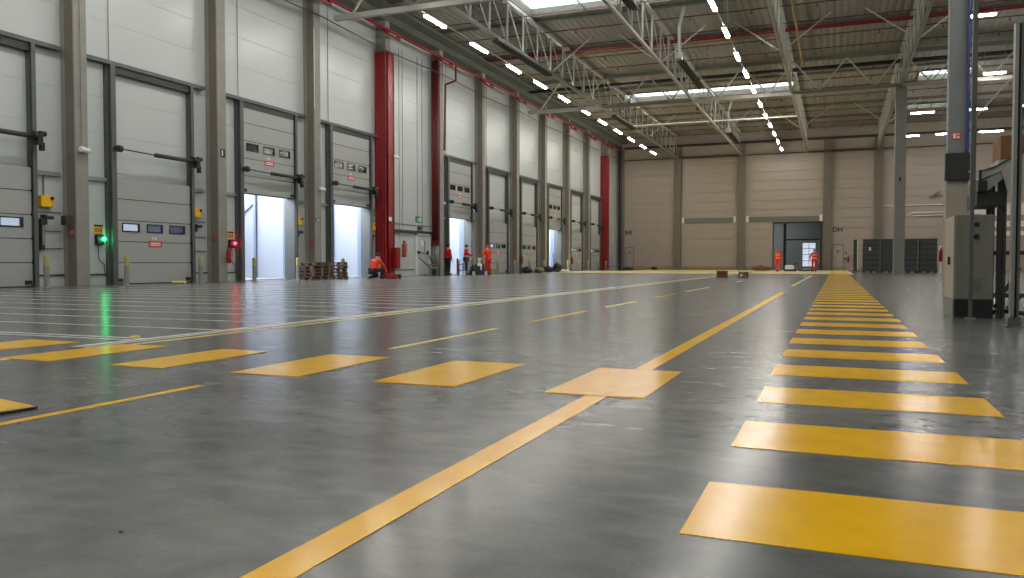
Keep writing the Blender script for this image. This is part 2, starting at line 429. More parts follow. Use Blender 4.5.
def dock_door(k):
    d = dy(k); nm = BAYNAME[k]; op = k in OPEN; lift = 3.33 if op else 0.
    lab = {-1: 'closed sectional dock door cut by the picture edge, first of the wall', 0: 'closed sectional dock door with three lit windows beside the green signal',
           1: 'raised sectional dock door beside the red signal, third of the wall', 2: 'raised sectional dock door behind the pallet stack, fourth of the wall',
           4: 'raised sectional dock door above the black haired worker', 5: 'closed sectional dock door directly behind the orange clad worker',
           6: 'closed sectional dock door, seventh of the wall', 7: 'raised sectional dock door in the distance, eighth of the wall',
           8: 'closed sectional dock door, ninth of the wall', 9: 'closed sectional dock door beside the distant red casing'}[k]
    t = thing('door_%d' % (list(BAYNAME).index(k) + 1), lab, 'dock door', (-20.93, 20.58 + d, 0), kind='structure')
    y0, y1 = 18.97 + d, 22.12 + d
    h = .672
    for i in range(5):
        z = .03 + i * h + lift
        b = MB()
        if i == 2:     # window section, built round its three openings
            zs0, zs1 = z + .30, z + .58
            if op: zs0, zs1 = z + .27, z + .58
            b.box(-20.96, -20.92, y0, y1, z, zs0); b.box(-20.96, -20.92, y0, y1, zs1, z + h - .025)
            edges = [y0] + [q + d for w in ((19.2, 19.9), (20.19, 20.87), (21.16, 21.86)) for q in w] + [y1]
            for u, v in zip(edges[::2], edges[1::2]): b.box(-20.96, -20.92, u, v, zs0, zs1)
        else:
            b.box(-20.96, -20.92, y0, y1, z, z + h - .025)
        s = b.build('door_section', 'door', t)
        if i == 2:
            for u, v in ((19.2, 19.9), (20.19, 20.87), (21.16, 21.86)):
                u += d; v += d; w = .035
                g = MB(); g.box(-20.97, -20.9, u, v, zs0, zs0 + w); g.box(-20.97, -20.9, u, v, zs1 - w, zs1)
                g.box(-20.97, -20.9, u, u + w, zs0, zs1); g.box(-20.97, -20.9, v - w, v, zs0, zs1)
                g.build('window_rim', 'black', s)
                bx(-20.945, -20.935, u + w, v - w, zs0 + w, zs1 - w).build('pane', 'darkpane' if op else 'pane', s)
        if i < 4: bx(-20.955, -20.935, y0, y1, z + h - .025, z + h).build('section_joint', 'charcoal', t)
    bx(-20.965, -20.915, y0, y1, lift, lift + .035).build('bottom_seal', 'black', t)
    for yy in (y0 + .02, y1 - .24): bx(-20.92, -20.89, yy, yy + .2, lift + .08, lift + .19).build('corner_bracket', 'black', t)
    zs = lift + 1.2
    sg = bx(-20.92, -20.912, 20.27 + d, 20.82 + d, zs, zs + .2).build('red_notice', 'red_sign', t, label='small red notice with white bars')
    g = MB(); g.box(-20.911, -20.909, 20.33 + d, 20.76 + d, zs + .115, zs + .15); g.box(-20.911, -20.909, 20.33 + d, 20.76 + d, zs + .05, zs + .085)
    g.build('notice_bars', 'white', sg)
    for q in (-.05, .06): bx(-20.92, -20.912, 20.5 + d + q - .03, 20.5 + d + q + .03, zs + .25, zs + .33).build('number_plate', 'white', t)
    for j in range(0, 6):
        zz = .03 + j * h + lift
        bx(-20.93, -20.87, y1 - .02, y1 + .07, zz - .04, zz + .03).build('roller_bracket', 'steel_dark', t)
    # balance shaft
    sh = MB().cyl((-20.62, 18.95 + d, 4.23), (-20.62, 20.4 + d, 4.2), .022, n=8).cyl((-20.62, 18.82 + d, 4.23), (-20.62, 18.94 + d, 4.23), .11, n=14)
    sh.box(-20.85, -20.6, 18.86 + d, 18.9 + d, 4.15, 4.32).build('balance_shaft', 'charcoal', t)
    MB().cyl((-20.62, 20.3 + d, 4.2), (-20.62, 22.0 + d, 4.2), .07, n=12).build('torsion_spring', 'steel_dark', t, smooth=True)
    m = MB().cyl((-20.62, 21.95 + d, 4.22), (-20.62, 22.08 + d, 4.22), .13, n=14)
    m.box(-20.72, -20.5, 22.05 + d, 22.2 + d, 3.98, 4.28); m.cyl((-20.6, 22.16 + d, 4.3), (-20.6, 22.34 + d, 4.3), .075, n=12)
    m.box(-20.66, -20.54, 22.18 + d, 22.28 + d, 3.82, 4.05); m.box(-20.85, -20.7, 22.0 + d, 22.08 + d, 4.1, 4.3)
    m.build('drive_motor', 'black', t)
    return t
def bollard(x, y, lab):
    t = thing('bollard', lab, 'bollard', (x, y, 0), 'bollards at the dock doors')
    MB().lathe((x, y, 0), [(.11, 0), (.11, .02), (.075, .03), (.075, .62)], 14).build('post', 'bollard', t, smooth=False)
    MB().lathe((x, y, 0), [(.078, .6), (.078, .84), (.06, .885), (.0, .9)], 14).build('yellow_sleeve', 'bollard_y', t, smooth=False)
def signal(k, m):
    d = dy(k); nm = BAYNAME[k]
    if m is None: return
    c = 'green' if m == 'green_led' else 'red'
    t = thing('signal_light', 'small box with a glowing %s dock signal beside the %s dock door' % (c, nm), 'signal light', (-21.0, 18.45 + d, 1.27), 'dock signals')
    bx(WX, -21.03, 18.3 + d, 18.56 + d, 1.24, 1.56).build('housing', 'black', t, bevel=.01)
    MB().cyl((-21.03, 18.52 + d, 1.42), (-20.97, 18.54 + d, 1.42), .055, .04, n=12).build('lamp', m, t)
    MB().path([(-21.1, 18.4 + d, 1.24), (-21.1, 18.4 + d, .8), (-21.1, 18.6 + d, .62), (-21.1, 18.62 + d, .35)], .012, 6).build('cable', 'charcoal', t)
    s = thing('warning_sign', 'yellow and black warning plate above the signal of the %s dock door' % nm, 'sign', (-21.13, 18.43 + d, 1.6), 'dock warning plates')
    bx(WX, WX + .015, 18.28 + d, 18.6 + d, 1.6, 1.86).build('plate', 'ygel', s)
    bx(WX + .015, WX + .018, 18.28 + d, 18.6 + d, 1.8, 1.86).build('black_band', 'black', s)
    for q in range(3): bx(WX + .015, WX + .018, 18.32 + d + q * .09, 18.37 + d + q * .09, 1.64, 1.76).build('symbol', 'card_dark', s)
def control_box(k):
    d = dy(k); nm = BAYNAME[k]
    t = thing('control_box', 'yellow control box on the wall after the %s dock door' % nm, 'control box', (-21.0, 22.45 + d, 2.29), 'yellow door control boxes')
    b = bx(WX, -20.98, 22.27 + d, 22.66 + d, 2.29, 2.61).build('housing', 'ygel', t, bevel=.015)
    bx(-20.98, -20.93, 22.56 + d, 22.63 + d, 2.5, 2.58).build('switch', 'black', t)
    h = thing('hold_open_hook', 'black hanging lever below the yellow box of the %s dock door' % nm, 'lever', (-21, 22.45 + d, 1.9), 'black levers')
    MB().cyl((-21.05, 22.4 + d, 1.98), (-20.95, 22.62 + d, 1.98), .05, n=8).bar((-21.0, 22.42 + d, 2.02), (-21.0, 22.4 + d, 1.78), .05).box(WX, -20.98, 22.36 + d, 22.44 + d, 1.78, 2.06).build('lever', 'black', h)
for k in BAYNAME:
    for o_ in (bay_frame(k), dock_door(k)):
        o_.location.x -= .08
        if k == -1: o_.location.y -= .15
    d = dy(k); nm = BAYNAME[k]
    if k >= 0: bollard(-20.2, 18.62 + d, 'grey bollard with yellow top at the near jamb of the %s dock door' % nm)
    bollard(-20.3, (21.4 if k == 1 else 21.85) + d, 'grey bollard with yellow top at the far jamb of the %s dock door' % nm)
    if k in (-1, 0, 1, 2): control_box(k)
    signal(k, {0: 'green_led', 1: 'red_led'}.get(k))
t = thing('push_button_station', 'slim black button station on the wall after the first dock door', 'switch box', (-21, 16.5, 1.2))
bx(WX, -20.98, 16.38, 16.5, 1.05, 1.95).build('housing', 'charcoal', t, bevel=.01); bx(-20.98, -20.96, 16.41, 16.47, 1.2, 1.75).build('button_strip', 'steel_mid', t)

# conduits and small wall fittings
def conduit(pts, lab, m='steel', r=.018):
    t = MB().path(pts, r, 6).build('wall_conduit', m, loc=pts[0]); tag(t, lab, 'conduit', 'wall conduits')
for k, nm in ((-1, 'first'), (0, 'second')):
    d = dy(k)
    conduit([(WX + .03, 22.45 + d, 3.2), (WX + .03, 22.45 + d, 2.62)], 'short conduit above the yellow box after the %s dock door' % nm)
    for z in (2.15, 1.6, 1.1): conduit([(WX + .03, 22.28 + d, z), (WX + .03, 23.0 + d, z)], 'level conduit %s on the wall after the %s dock door' % ({2.15: 'highest of three', 1.6: 'middle of three', 1.1: 'lowest of three'}[z], nm), 'charcoal', .012)
def camera_obj(x, y, z, lab, vertical=True):
    t = thing('security_camera', lab, 'camera', (x, y, z), 'wall cameras')
    MB().cyl((x - .08, y, z + .02), (x + .03, y, z + .02), .06, n=10).box(x - .1, x - .06, y - .07, y + .07, z - .06, z + .1).build('mount', 'white', t)
    MB().cyl((x + .02, y - .13, z), (x + .02, y + .16, z - .02), .075, n=12).build('housing', 'white', t)
    MB().cyl((x + .02, y + .16, z - .02), (x + .02, y + .19, z - .02), .055, n=12).build('lens', 'black', t)
camera_obj(-20.5, 17.42, 4.0, 'white camera on the wall column between the first and second dock doors')
camera_obj(-20.5, 29.25, 3.85, 'white camera on the wall column between the two open dock doors')
camera_obj(-20.34, 35.3, 5.95, 'white camera on top of the rail beside the tall red casing')
camera_obj(-20.75, 41.25, 4.1, 'white camera on the column with dark red risers')
conduit([(-20.57, 17.42, 4.05), (-20.57, 17.42, 12.5)], 'thin conduit up the column between the first and second dock doors', 'steel_mid', .015)
conduit([(-20.57, 28.85, 7.2), (-20.57, 28.85, 10.6)], 'thin pale conduit high on the column between the open dock doors', 'white', .015)
t = thing('meter_plate', 'black meter plate on the column between second and third dock doors', 'plate', (-20.6, 23.3, 4.6))
bx(-20.6, -20.57, 23.22, 23.42, 4.5, 4.78).build('plate', 'black', t); bx(-20.57, -20.565, 23.24, 23.3, 4.54, 4.74).build('dial', 'white', t)
t = thing('junction_box', 'grey box on the side of the column between the first and second dock doors', 'box', (-20.7, 17.0, 1.9))
bx(-20.85, -20.66, 16.9, 17.13, 1.78, 2.05).build('housing', 'charcoal', t, bevel=.01)
def extinguisher(x, y, z, lab, m='red', sc_=1.):
    t = thing('fire_extinguisher', lab, 'fire extinguisher', (x, y, z), 'fire extinguishers')
    s = sc_
    MB().lathe((x, y, z), [(.05 * s, 0), (.08 * s, .02 * s), (.085 * s, .05 * s), (.085 * s, .42 * s), (.06 * s, .49 * s), (.03 * s, .52 * s), (.03 * s, .55 * s)], 14).build('cylinder_body', m, t, smooth=True)
    MB().box(x - .03 * s, x + .03 * s, y - .03 * s, y + .03 * s, z + .54 * s, z + .59 * s).bar((x, y, z + .58 * s), (x + .05 * s, y - .12 * s, z + .62 * s), .02).build('valve', 'black', t)
    MB().path([(x, y + .03, z + .56 * s), (x + .04 * s, y + .12 * s, z + .48 * s), (x + .06 * s, y + .11 * s, z + .2 * s)], .012, 6).build('hose', 'black', t)
extinguisher(-20.48, 23.45, .68, 'red fire extinguisher on the column just before the third, open dock door')
t = extinguisher(-20.9, 37.05, .98, 'orange fire extinguisher hanging beside the exit door past the tall red casing', 'orange_box', 1.45)
extinguisher(-20.48, 52.9, .6, 'small red fire extinguisher on the column after the sixth dock door')
extinguisher(-20.48, 64.6, .6, 'small red fire extinguisher on the column after the eighth dock door')

# green emergency exit signs
def exit_sign(y, z, w, lab, x=WX):
    t = thing('exit_sign', lab, 'exit sign', (x, y, z), 'green exit signs')
    bx(x, x + .02, y, y + w, z, z + w * .5).build('plate', 'green', t)
    g = MB(); a = w * .5
    g.box(x + .021, x + .023, y + w * .62, y + w * .88, z + .05, z + a - .05)            # doorway
    g.bar((x + .022, y + w * .30, z + a * .68), (x + .022, y + w * .36, z + a * .42), .02, .05)   # running figure
    g.bar((x + .022, y + w * .36, z + a * .42), (x + .022, y + w * .26, z + a * .16), .02, .035)
    g.bar((x + .022, y + w * .36, z + a * .42), (x + .022, y + w * .46, z + a * .2), .02, .035)
    g.bar((x + .022, y + w * .2, z + a * .52), (x + .022, y + w * .46, z + a * .58), .02, .03)
    g.build('running_figure', 'white', t)
exit_sign(38.73, 2.88, .66, 'green emergency exit plate above the wall door between the red pipes')
exit_sign(28.92, 2.45, .3, 'small green exit plate on the column by the pallet stack', -20.6)

# ------------------------------------------------------------------ the bay with the exit door
bx_ = bx(WX, -21.02, 35.35, 40.5, 2.28, 2.42).build('wall_rail', 'steel_dark', loc=(-21, 38, 2.3)); tag(bx_, 'dark horizontal rail over the exit door between the red pipes', 'rail')
t = thing('door_11', 'light grey exit door with black push bar beside the red risers', 'door', (-21.08, 39.3, 0), kind='structure')
bx(WX, -21.1, 38.75, 40.15, .05, 2.2).build('leaf', 'panel', t)
b = MB(); b.box(WX, -21.04, 38.62, 38.75, 0, 2.28); b.box(WX, -21.04, 40.15, 40.25, 0, 2.28); b.box(WX, -21.04, 38.62, 40.25, 2.2, 2.28)
b.build('door_frame', 'white', t)
MB().bar((-21.0, 38.85, 1.25), (-21.0, 39.95, 1.2), .04).box(-21.1, -20.98, 38.85, 38.92, 1.18, 1.34).box(-21.1, -20.98, 39.9, 39.97, 1.14, 1.34).build('push_bar', 'black', t)
MB().cyl((-21.1, 39.35, 1.75), (-21.07, 39.35, 1.75), .16, n=16).build('round_plate', 'white', t)
t = thing('barrier_rail', 'low dark stop bars leaning across the wall by the exit door', 'barrier', (-20.8, 40, 0))
MB().path([(-20.95, 38.8, .95), (-20.8, 39.8, .4), (-20.7, 40.1, .4)], .03, 8).path([(-21.0, 40.0, 1.1), (-20.9, 40.4, .5)], .025, 8).build('slanting_bar', 'charcoal', t)
MB().bar((-20.75, 39.5, .42), (-20.6, 40.2, .42), .1, .08).bar((-20.75, 39.5, .6), (-20.6, 40.2, .6), .04).build('level_bar', 'steel_mid', t)
MB().bar((-20.75, 39.6, 0), (-20.75, 39.6, .6), .06).bar((-20.6, 40.18, 0), (-20.6, 40.18, .6), .06).build('foot_post', 'steel_mid', t)
t = thing('emergency_lamp', 'dark emergency lamp below the green exit plate', 'lamp', (-21.05, 39.1, 2.55)); bx(WX, -21.0, 38.95, 39.3, 2.5, 2.66).build('housing', 'charcoal', t, bevel=.02)
MB().cyl((-21.0, 39.12, 2.55), (-20.96, 39.12, 2.55), .07, n=12).build('lens', 'steel_mid', t)
for y, z0, lab in ((36.95, 1.85, 'thin cable dropping to the hanging orange extinguisher'), (38.9, 3.2, 'thin conduit coming down to the green exit plate'), (37.3, 2.42, 'thin conduit beside the cable of the orange extinguisher'), (39.45, 1.4, 'thin conduit coming down past the exit door')):
    conduit([(WX + .03, y, z0), (WX + .03, y, 11.8)], lab, 'steel_mid', .014)
conduit([(WX + .03, 35.3, 2.72), (WX + .03, 40.5, 2.72)], 'level conduit over the exit door', 'steel_mid', .02)
bx_ = bx(WX, -21.1, 39.62, 39.72, 1.3, 1.9).build('wall_switch', 'charcoal', loc=(-21.1, 39.7, 1.3)); tag(bx_, 'narrow dark switch strip beside the exit door push bar', 'switch')

# ------------------------------------------------------------------ outside the open doors
tag(bx(WX - 22, WX - .26, -14, 90, -1.3, -.31).build('ground', 'ground', loc=(-30, 40, -1.3)), 'asphalt yard outside the loading doors', 'ground', kind='structure')
for k in OPEN:
    d = dy(k); nm = BAYNAME[k]
    t = thing('dock_shelter', 'white walled dock shelter seen through the %s dock door' % nm, 'dock shelter', (-23, 20.6 + d, 0), 'dock shelters')
    x1 = -25.2
    bx(x1 - .1, x1, 18.3 + d, 23.95 + d, 0, 3.9).build('end_wall', 'pod_wall', t)
    bx(x1, WX - .27, 22.9 + d, 23.0 + d, 0, 3.9).build('side_wall', 'pod_wall', t)
    bx(x1, WX - .27, 18.2 + d, 18.3 + d, 0, 3.9).build('side_wall', 'pod_wall', t)
    bx(-23.68, -23.56, 22.8 + d, 22.895 + d, 0, 3.88).build('corner_post', 'pod_blue', t)
    bx(-22.15, -21.8, 22.84 + d, 22.895 + d, 0, 3.88).build('seal_strip', 'pod_blue', t, label='blue grey seal strip')
    MB().bar((-25.1, 22.86 + d, 2.3), (-23.7, 22.86 + d, 3.3), .07).build('brace', 'pod_blue', t)
    bx(x1, WX - .26, 18.3 + d, 22.9 + d, 0, .03).build('leveller_plate', 'pod_floor', t)
    bx(WX - .36, WX - .27, 18.95 + d, 19.02 + d, 0, 3.36).build('seal_edge', 'pod_blue', t)

# ------------------------------------------------------------------ high level services along the loading wall
t = thing('edge_beam', 'dark grey edge beam under the roof along the loading wall', 'beam', (-20.8, 40, 12.4))
bx(WX, -20.55, 6, YB - .1, 12.55, ZC - .02).build('beam', 'edge_beam', t)
bx(-20.55, -19.9, 6, YB - .1, 12.9, 13.05).build('gutter_flange', 'edge_beam', t)
t = thing('sprinkler_main', 'red pipe running under the roof edge along the loading wall', 'pipe', (-20.35, 40, 12.0))
MB().cyl((-20.35, 14, 12.0), (-20.35, YB - .5, 12.05), .075, n=12).build('main_pipe', 'red_pipe', t, smooth=True)
for k in range(1, 11):
    y = 16.3 + dy(k)
    MB().path([(-20.35, y, 12.0), (-20.1, y + .1, 11.68), (-20.1, y + 1.4, 11.68), (-20.35, y + 1.5, 12.0)], .06, 8).build('pipe_loop', 'red_pipe', t)
MB().path([(-20.1, 41.6, 11.8), (-20.1, 41.6, 11.0), (-20.9, 41.9, 10.9), (-20.98, 41.9, 7.15)], .06, 8).build('drop_pipe', 'darkred_pipe', t)
t = thing('cable_line', 'thin slack cable line strung below the red pipe on the loading wall', 'cable', (-21, 40, 11))
MB().path([(-20.5, 17.4 + dy(k), 11.05 if k % 2 else 11.2) for k in range(0, 12) if 17.4 + dy(k) < YB], .025, 6).build('cable', 'steel', t)
# ------------------------------------------------------------------ roof steelwork
def n_truss(x, y0, y1, lab, n, w=1.):
    zb, zt = 11.2, 13.2
    t = thing('roof_truss', lab, 'roof truss', (x, y0, zb), 'lengthwise roof trusses')
    bx(x - .07, x + .07, y0, y1, zb - .07, zb + .07).build('lower_chord', 'truss', t)
    bx(x - .1, x + .1, y0, y1, zt - .08, zt + .08).build('upper_chord', 'truss', t)
    p = (y1 - y0) / n
    for i in range(n + 1):
        y = y0 + i * p
        if 0 < i < n: MB().bar((x, y, zb + .05), (x, y, zt - .05), .07 * w).build('vertical_strut', 'truss', t)
        if i < n: MB().bar((x, y + .05, zt - .06), (x, y + p - .05, zb + .06), .045 * w).build('diagonal_strut', 'truss', t)
    for y in (y0 + p * round((n / 2)), ):
        for s in (-1, 1): MB().bar((x, y, zb), (x + s * 2.3, y + .1, zb + 1.75), .06).build('knee_brace', 'truss', t)
    return t
TX = (-14.8, -8.7, -2.65, 3.45)
TN = ('closest to the loading wall', 'second from the loading wall', 'above the middle of the floor', 'in line with the freestanding columns')
for x, nm in zip(TX, TN):
    n_truss(x, 29.95, 53.3, 'near light steel lattice truss ' + nm, 11)
    n_truss(x, 53.45, YB - .4, 'far light steel lattice truss ' + nm, 14, .7)
def w_truss(y, lab):
    zb, zt = 11.2, 13.2
    t = thing('cross_truss', lab, 'roof truss', (-9, y, zb), 'crosswise roof trusses')
    bx(-20.15, XR - .05, y - .11, y + .11, zb - .11, zb + .11).build('lower_chord', 'truss', t)
    bx(-20.5, XR - .05, y - .11, y + .11, zt - .11, zt + .11).build('upper_chord', 'purlin', t)
    x = -20.9 + 1.6; i = 0
    while x < XR - 1.6:
        MB().bar((x, y, zb + .08), (x + 1.52, y, zt - .08), .08).build('web_strut', 'truss', t)
        MB().bar((x + 1.52, y, zt - .08), (x + 3.04, y, zb + .08), .08).build('web_strut', 'truss', t)
        x += 3.04
w_truss(29.8, 'heavy crosswise lattice girder at the top edge over the near lamps')
w_truss(53.35, 'crosswise lattice girder carried by the freestanding mid hall column')
t = thing('strut_tube', 'thin pale tube spanning between trusses before the back wall', 'strut', (-8.5, 62.0, 11.3)); MB().cyl((-14.7, 61.9, 11.28), (-2.7, 62.1, 11.28), .05, n=8).build('tube', 'white', t)
# purlins
PY = [34.6, 40.2, 46.2, 58.0, 64.2, 69.8, 75.7]
for i, y in enumerate(PY):
    o = bx(-20.5, XR - .05, y - .09, y + .09, 13.26, 13.39).build('roof_purlin', 'purlin', loc=(0, y, 13.26))
    tag(o, 'grey green crosswise roof purlin, %s counted towards the back wall' % ORD[i], 'purlin', 'crosswise purlins')
# sprinkler branches, each with its heads
br0 = None; SPY = [33.0, 35.7, 38.5, 41.6, 44.6, 47.6, 50.5, 56.0, 59.0, 62.0, 65.0, 68.0, 71.0, 74.0, 77.0, 80.0]
SPY = [y for y in SPY if all(abs(y - p) > .15 for p in PY)]
for i, y in enumerate(SPY):
    lab = 'thin dark red sprinkler pipe across the roof, %s counted towards the back wall' % ORD[i]
    if br0 is None:
        br0 = thing('sprinkler_pipe', lab, 'sprinkler pipe', (0, y, 13.1), 'crosswise sprinkler pipes')
        MB().cyl((-20.2, y, 13.12), (XR - .1, y, 13.12), .03, n=6).build('pipe', 'darkred_pipe', br0)
        h0 = None
        for q in range(14):
            x = -19 + 3 * q
            MB().cyl((x, y, 13.1), (x, y, 12.94), .02, n=6).cyl((x, y, 12.96), (x, y, 12.93), .05, n=8).build('sprinkler_head', 'charcoal', br0)
    else: clone(br0, (0, y - SPY[0], 0), lab)
t = thing('twin_sprinkler_main', 'pair of bright red pipes crossing the whole roof', 'pipe', (0, 45.5, 13.0))
for q in (0, 1): MB().cyl((-19.85, 45.25 + q * .38, 12.98), (XR - .1, 45.25 + q * .38, 12.98), .05, n=10).build('pipe', 'red_pipe', t, smooth=True)
t = thing('black_roof_pipe', 'thick black pipe crossing the roof behind the mid hall girder', 'pipe', (0, 54.3, 12.9)); MB().cyl((-20.4, 54.3, 12.85), (XR - .1, 54.3, 12.85), .12, n=12).build('pipe', 'black', t, smooth=True)
t = thing('back_wall_beam', 'dark beam across the top of the back wall', 'beam', (0, YB - .3, 12.3))
bx(-20.3, XR - .05, YB - .35, YB - .02, 12.32, 12.5).build('beam', 'charcoal', t)
bx(-20.4, XR - .05, YB - .2, YB - .02, 11.15, 11.22).build('cable_tray', 'steel_dark', t)
# yellow beam line beside truss 3
t = thing('yellow_gas_pipe', 'dull mustard pipe following the truss above the middle of the floor', 'pipe', (-2.2, 40, 12.9)); MB().cyl((-2.05, 30, 13.0), (-2.05, 54, 13.0), .07, n=8).build('pipe', 'mustard', t)
t = thing('yellow_gas_pipe', 'yellow pipe crossing the roof just past the twin red pipes', 'pipe', (-8, 47, 13)); MB().cyl((-15, 47.0, 13.2), (-2.1, 47.0, 13.2), .05, n=8).build('pipe', 'mustard', t)
# radiant heaters
def heater(x, y0, y1, lab, z=10.75, flue=True):
    t = thing('radiant_heater', lab, 'heater', (x, y0, z), 'dark tube heaters')
    b = MB(); b.prism([(x - .2, z - .02), (x - .13, z + .12), (x + .13, z + .12), (x + .2, z - .02), (x + .16, z - .02), (x + .1, z + .08), (x - .1, z + .08), (x - .16, z - .02)], 'y', y0, y1)
    b.build('reflector', 'black', t)
    MB().cyl((x - .07, y0, z + .02), (x - .07, y1, z + .02), .045, n=8).cyl((x + .07, y0, z + .02), (x + .07, y1, z + .02), .045, n=8).build('heater_tube', 'black', t)
    if flue: bx(x - .16, x + .16, y0 - .5, y0, z - .05, z + .25).build('burner', 'duct', t, bevel=.02)
    if flue: MB().path([(x, y0 - .25, z + .25), (x, y0 - .25, z + 1.6), (x + .3, y0 - .6, z + 2.4)], .08, 8).build('flue', 'duct', t)
    for y in (y0 + 1, (y0 + y1) / 2, y1 - 1):
        for q in (-.1, .1): MB().cyl((x + q, y, z + .1), (x + q, y, 13.2), .012, n=5).build('hanger', 'steel_mid', t)
heater(-14.45, 34.0, 41.5, 'black tube heater slung under the truss closest to the loading wall, near half', flue=False)
heater(-7.55, 25.5, 32.0, 'black tube heater end at the top edge under the big rooflight')
heater(-7.3, 40.6, 47.9, 'black tube heater in the middle of the roof with a flue above it')
heater(-14.25, 54.4, 60.5, 'black tube heater under the far truss closest to the loading wall', flue=False)
heater(-7.8, 64.4, 71.0, 'distant black tube heater before the back wall')
# fan like dark box by the far rooflight
t = thing('vent_box', 'small dark vent box at the edge of the far rooflight', 'vent', (-11.5, 61.5, 11.6))
bx(-9.3, -8.9, 58.0, 58.6, 11.5, 11.75).build('housing', 'charcoal', t, bevel=.02)

# ------------------------------------------------------------------ luminaires
def lum_proto(along, L_, lab, loc):
    x, y, z = loc
    t = thing('tube_light', lab, 'ceiling light', loc, 'ceiling lights')
    if along == 'y':
        bx(x - .09, x + .09, y - L_ / 2, y + L_ / 2, z + .03, z + .1).build('housing', 'white', t)
        bx(x - .07, x + .07, y - L_ / 2 + .03, y + L_ / 2 - .03, z - .03, z + .03).build('diffuser', 'tube', t)
        for q in (-.5, .5): MB().cyl((x, y + q, z + .1), (x, y + q, 13.2), .01, n=5).build('hanger', 'steel_mid', t)
    else:
        bx(x - L_ / 2, x + L_ / 2, y - .09, y + .09, z + .03, z + .1).build('housing', 'white', t)
        bx(x - L_ / 2 + .03, x + L_ / 2 - .03, y - .07, y + .07, z - .03, z + .03).build('diffuser', 'tube', t)
        for q in (-.5, .5): MB().cyl((x + q, y, z + .1), (x + q, y, 13.2), .01, n=5).build('hanger', 'steel_mid', t)
    return t
def track(x, lab):
    t = thing('light_track', lab, 'cable track', (x, 30, 11.2), 'ceiling light tracks'); bx(x - .03, x + .03, 2, 80, 11.3, 11.35).build('rail', 'busbar', t)
track(-16.35, 'thin rail carrying the lamp row beside the loading wall'); track(-4.8, 'thin rail carrying the lamp row over the middle of the floor')
AY = [31.8, 36.5, 41.1, 45.3, 49.8, 54.5, 59.05, 63.7, 68.1, 72.8, 77.1]
BY = [34.0, 38.3, 42.9, 47.0, 51.5, 56.4, 60.8, 65.1, 69.5, 74.2, 78.8]
hid = 'long tube ceiling light above and behind the view'
pa = pb = None
for i, y in enumerate(AY):
    lab = 'long tube light, %s in the lamp row beside the loading wall' % ORD[i]
    if pa is None: pa = lum_proto('y', 1.9, lab, (-16.35, y, 11.2))
    else: clone(pa, (0, y - AY[0], 0), lab)
for i, y in enumerate(BY):
    lab = 'long tube light, %s in the lamp row over the middle of the floor' % ORD[i]
    if pb is None: pb = lum_proto('y', 1.6, lab, (-4.8, y, 11.2))
    else: clone(pb, (0, y - BY[0], 0), lab)
for y in (27.3, 22.8, 18.3, 13.8, 9.3, 4.8, .3, -4.2, -8.7):
    c1 = clone(pa, (0, y - AY[0], 0), hid, 'ceiling lights outside the view'); c2 = clone(pb, (0, y - BY[0], 0), hid, 'ceiling lights outside the view')
RL = [(5.6, 39.65, 1.15, 'short tube light close past the big grey column, nearest of the cross rows'), (8.05, 51.9, 1.1, 'tube light of the second cross row beside the tall conveyor post'),
      (5.5, 63.6, 1.5, 'tube light just below the violet white rooflight'), (8.8, 63.6, 1.3, 'tube light of the third cross row past the big grey column'), (11.6, 63.2, 1.3, 'tube light of the third cross row at the picture edge'),
      (5.7, 74.8, 1.1, 'tube light of the last cross row next to the freestanding mid hall column'), (7.9, 74.6, .9, 'tube light of the last cross row against the big grey column'), (11.4, 74.6, 1.7, 'tube light of the last cross row above the cardboard box'),
      (15.3, 74.6, 1.6, 'tube light of the last cross row at the picture edge')]
for x, y, L_, lab in RL: lum_proto('x', L_, lab, (x, y, 11.2))
pr_ = None
for y in (28, 16, 4, -8, 39.65, 51.9):
    for x in (5.6, 10.4, 15.2) if y < 30 else (12.5, 17):
        if pr_ is None: pr_ = lum_proto('x', 1.5, hid, (x, y, 11.2)); pr_['group'] = 'ceiling lights outside the view'; p0 = (x, y)
        else: clone(pr_, (x - p0[0], y - p0[1], 0), hid, 'ceiling lights outside the view')

# ------------------------------------------------------------------ freestanding hall columns
t = thing('hall_column', 'slim grey freestanding steel column in front of the dark crate stacks', 'column', (3.45, 53.3, 0), 'freestanding columns')
bx(3.16, 3.76, 53.0, 53.6, 0, 11.09).build('shaft', 'col_olive', t, bevel=.03)
bx(3.4, 3.5, 52.97, 53.0, 5.5, 5.75).build('number_plate', 'black', t)
t = thing('hall_column', 'big grey freestanding column behind the control cabinet', 'column', (3.52, 29.5, 0), 'freestanding columns')
bx(3.27, 3.83, 29.25, 29.75, 0, 11.2).build('shaft', 'col_grey', t, bevel=.03)
bx(3.235, 3.87, 29.22, 29.78, 0, 3.5).build('base_sleeve', 'beige', t, bevel=.02, label='beige lower sleeve')
b = MB().cyl((3.80, 29.18, 3.9), (3.80, 29.18, 13.1), .05, n=10); b.build('blue_riser', 'blue', t, label='dark blue pipe up the column')
MB().cyl((3.93, 29.2, .0), (3.93, 29.2, 13.1), .045, n=8).build('grey_riser', 'steel_mid', t)
t = thing('switchboard', 'black board hung on the big grey column above the cabinet', 'board', (3.5, 29.1, 3.7))
bx(3.18, 3.93, 29.02, 29.2, 3.3, 4.16).build('board', 'black', t, bevel=.02); MB().cyl((3.85, 29.0, 3.55), (3.85, 29.02, 3.55), .03, n=8).build('lock', 'steel_mid', t)
s = thing('hydrant_sign', 'small red and white hydrant sign on the big grey column', 'sign', (3.5, 29.24, 4.6))
bx(3.38, 3.62, 29.235, 29.25, 4.6, 4.84).build('plate', 'red_sign', s)
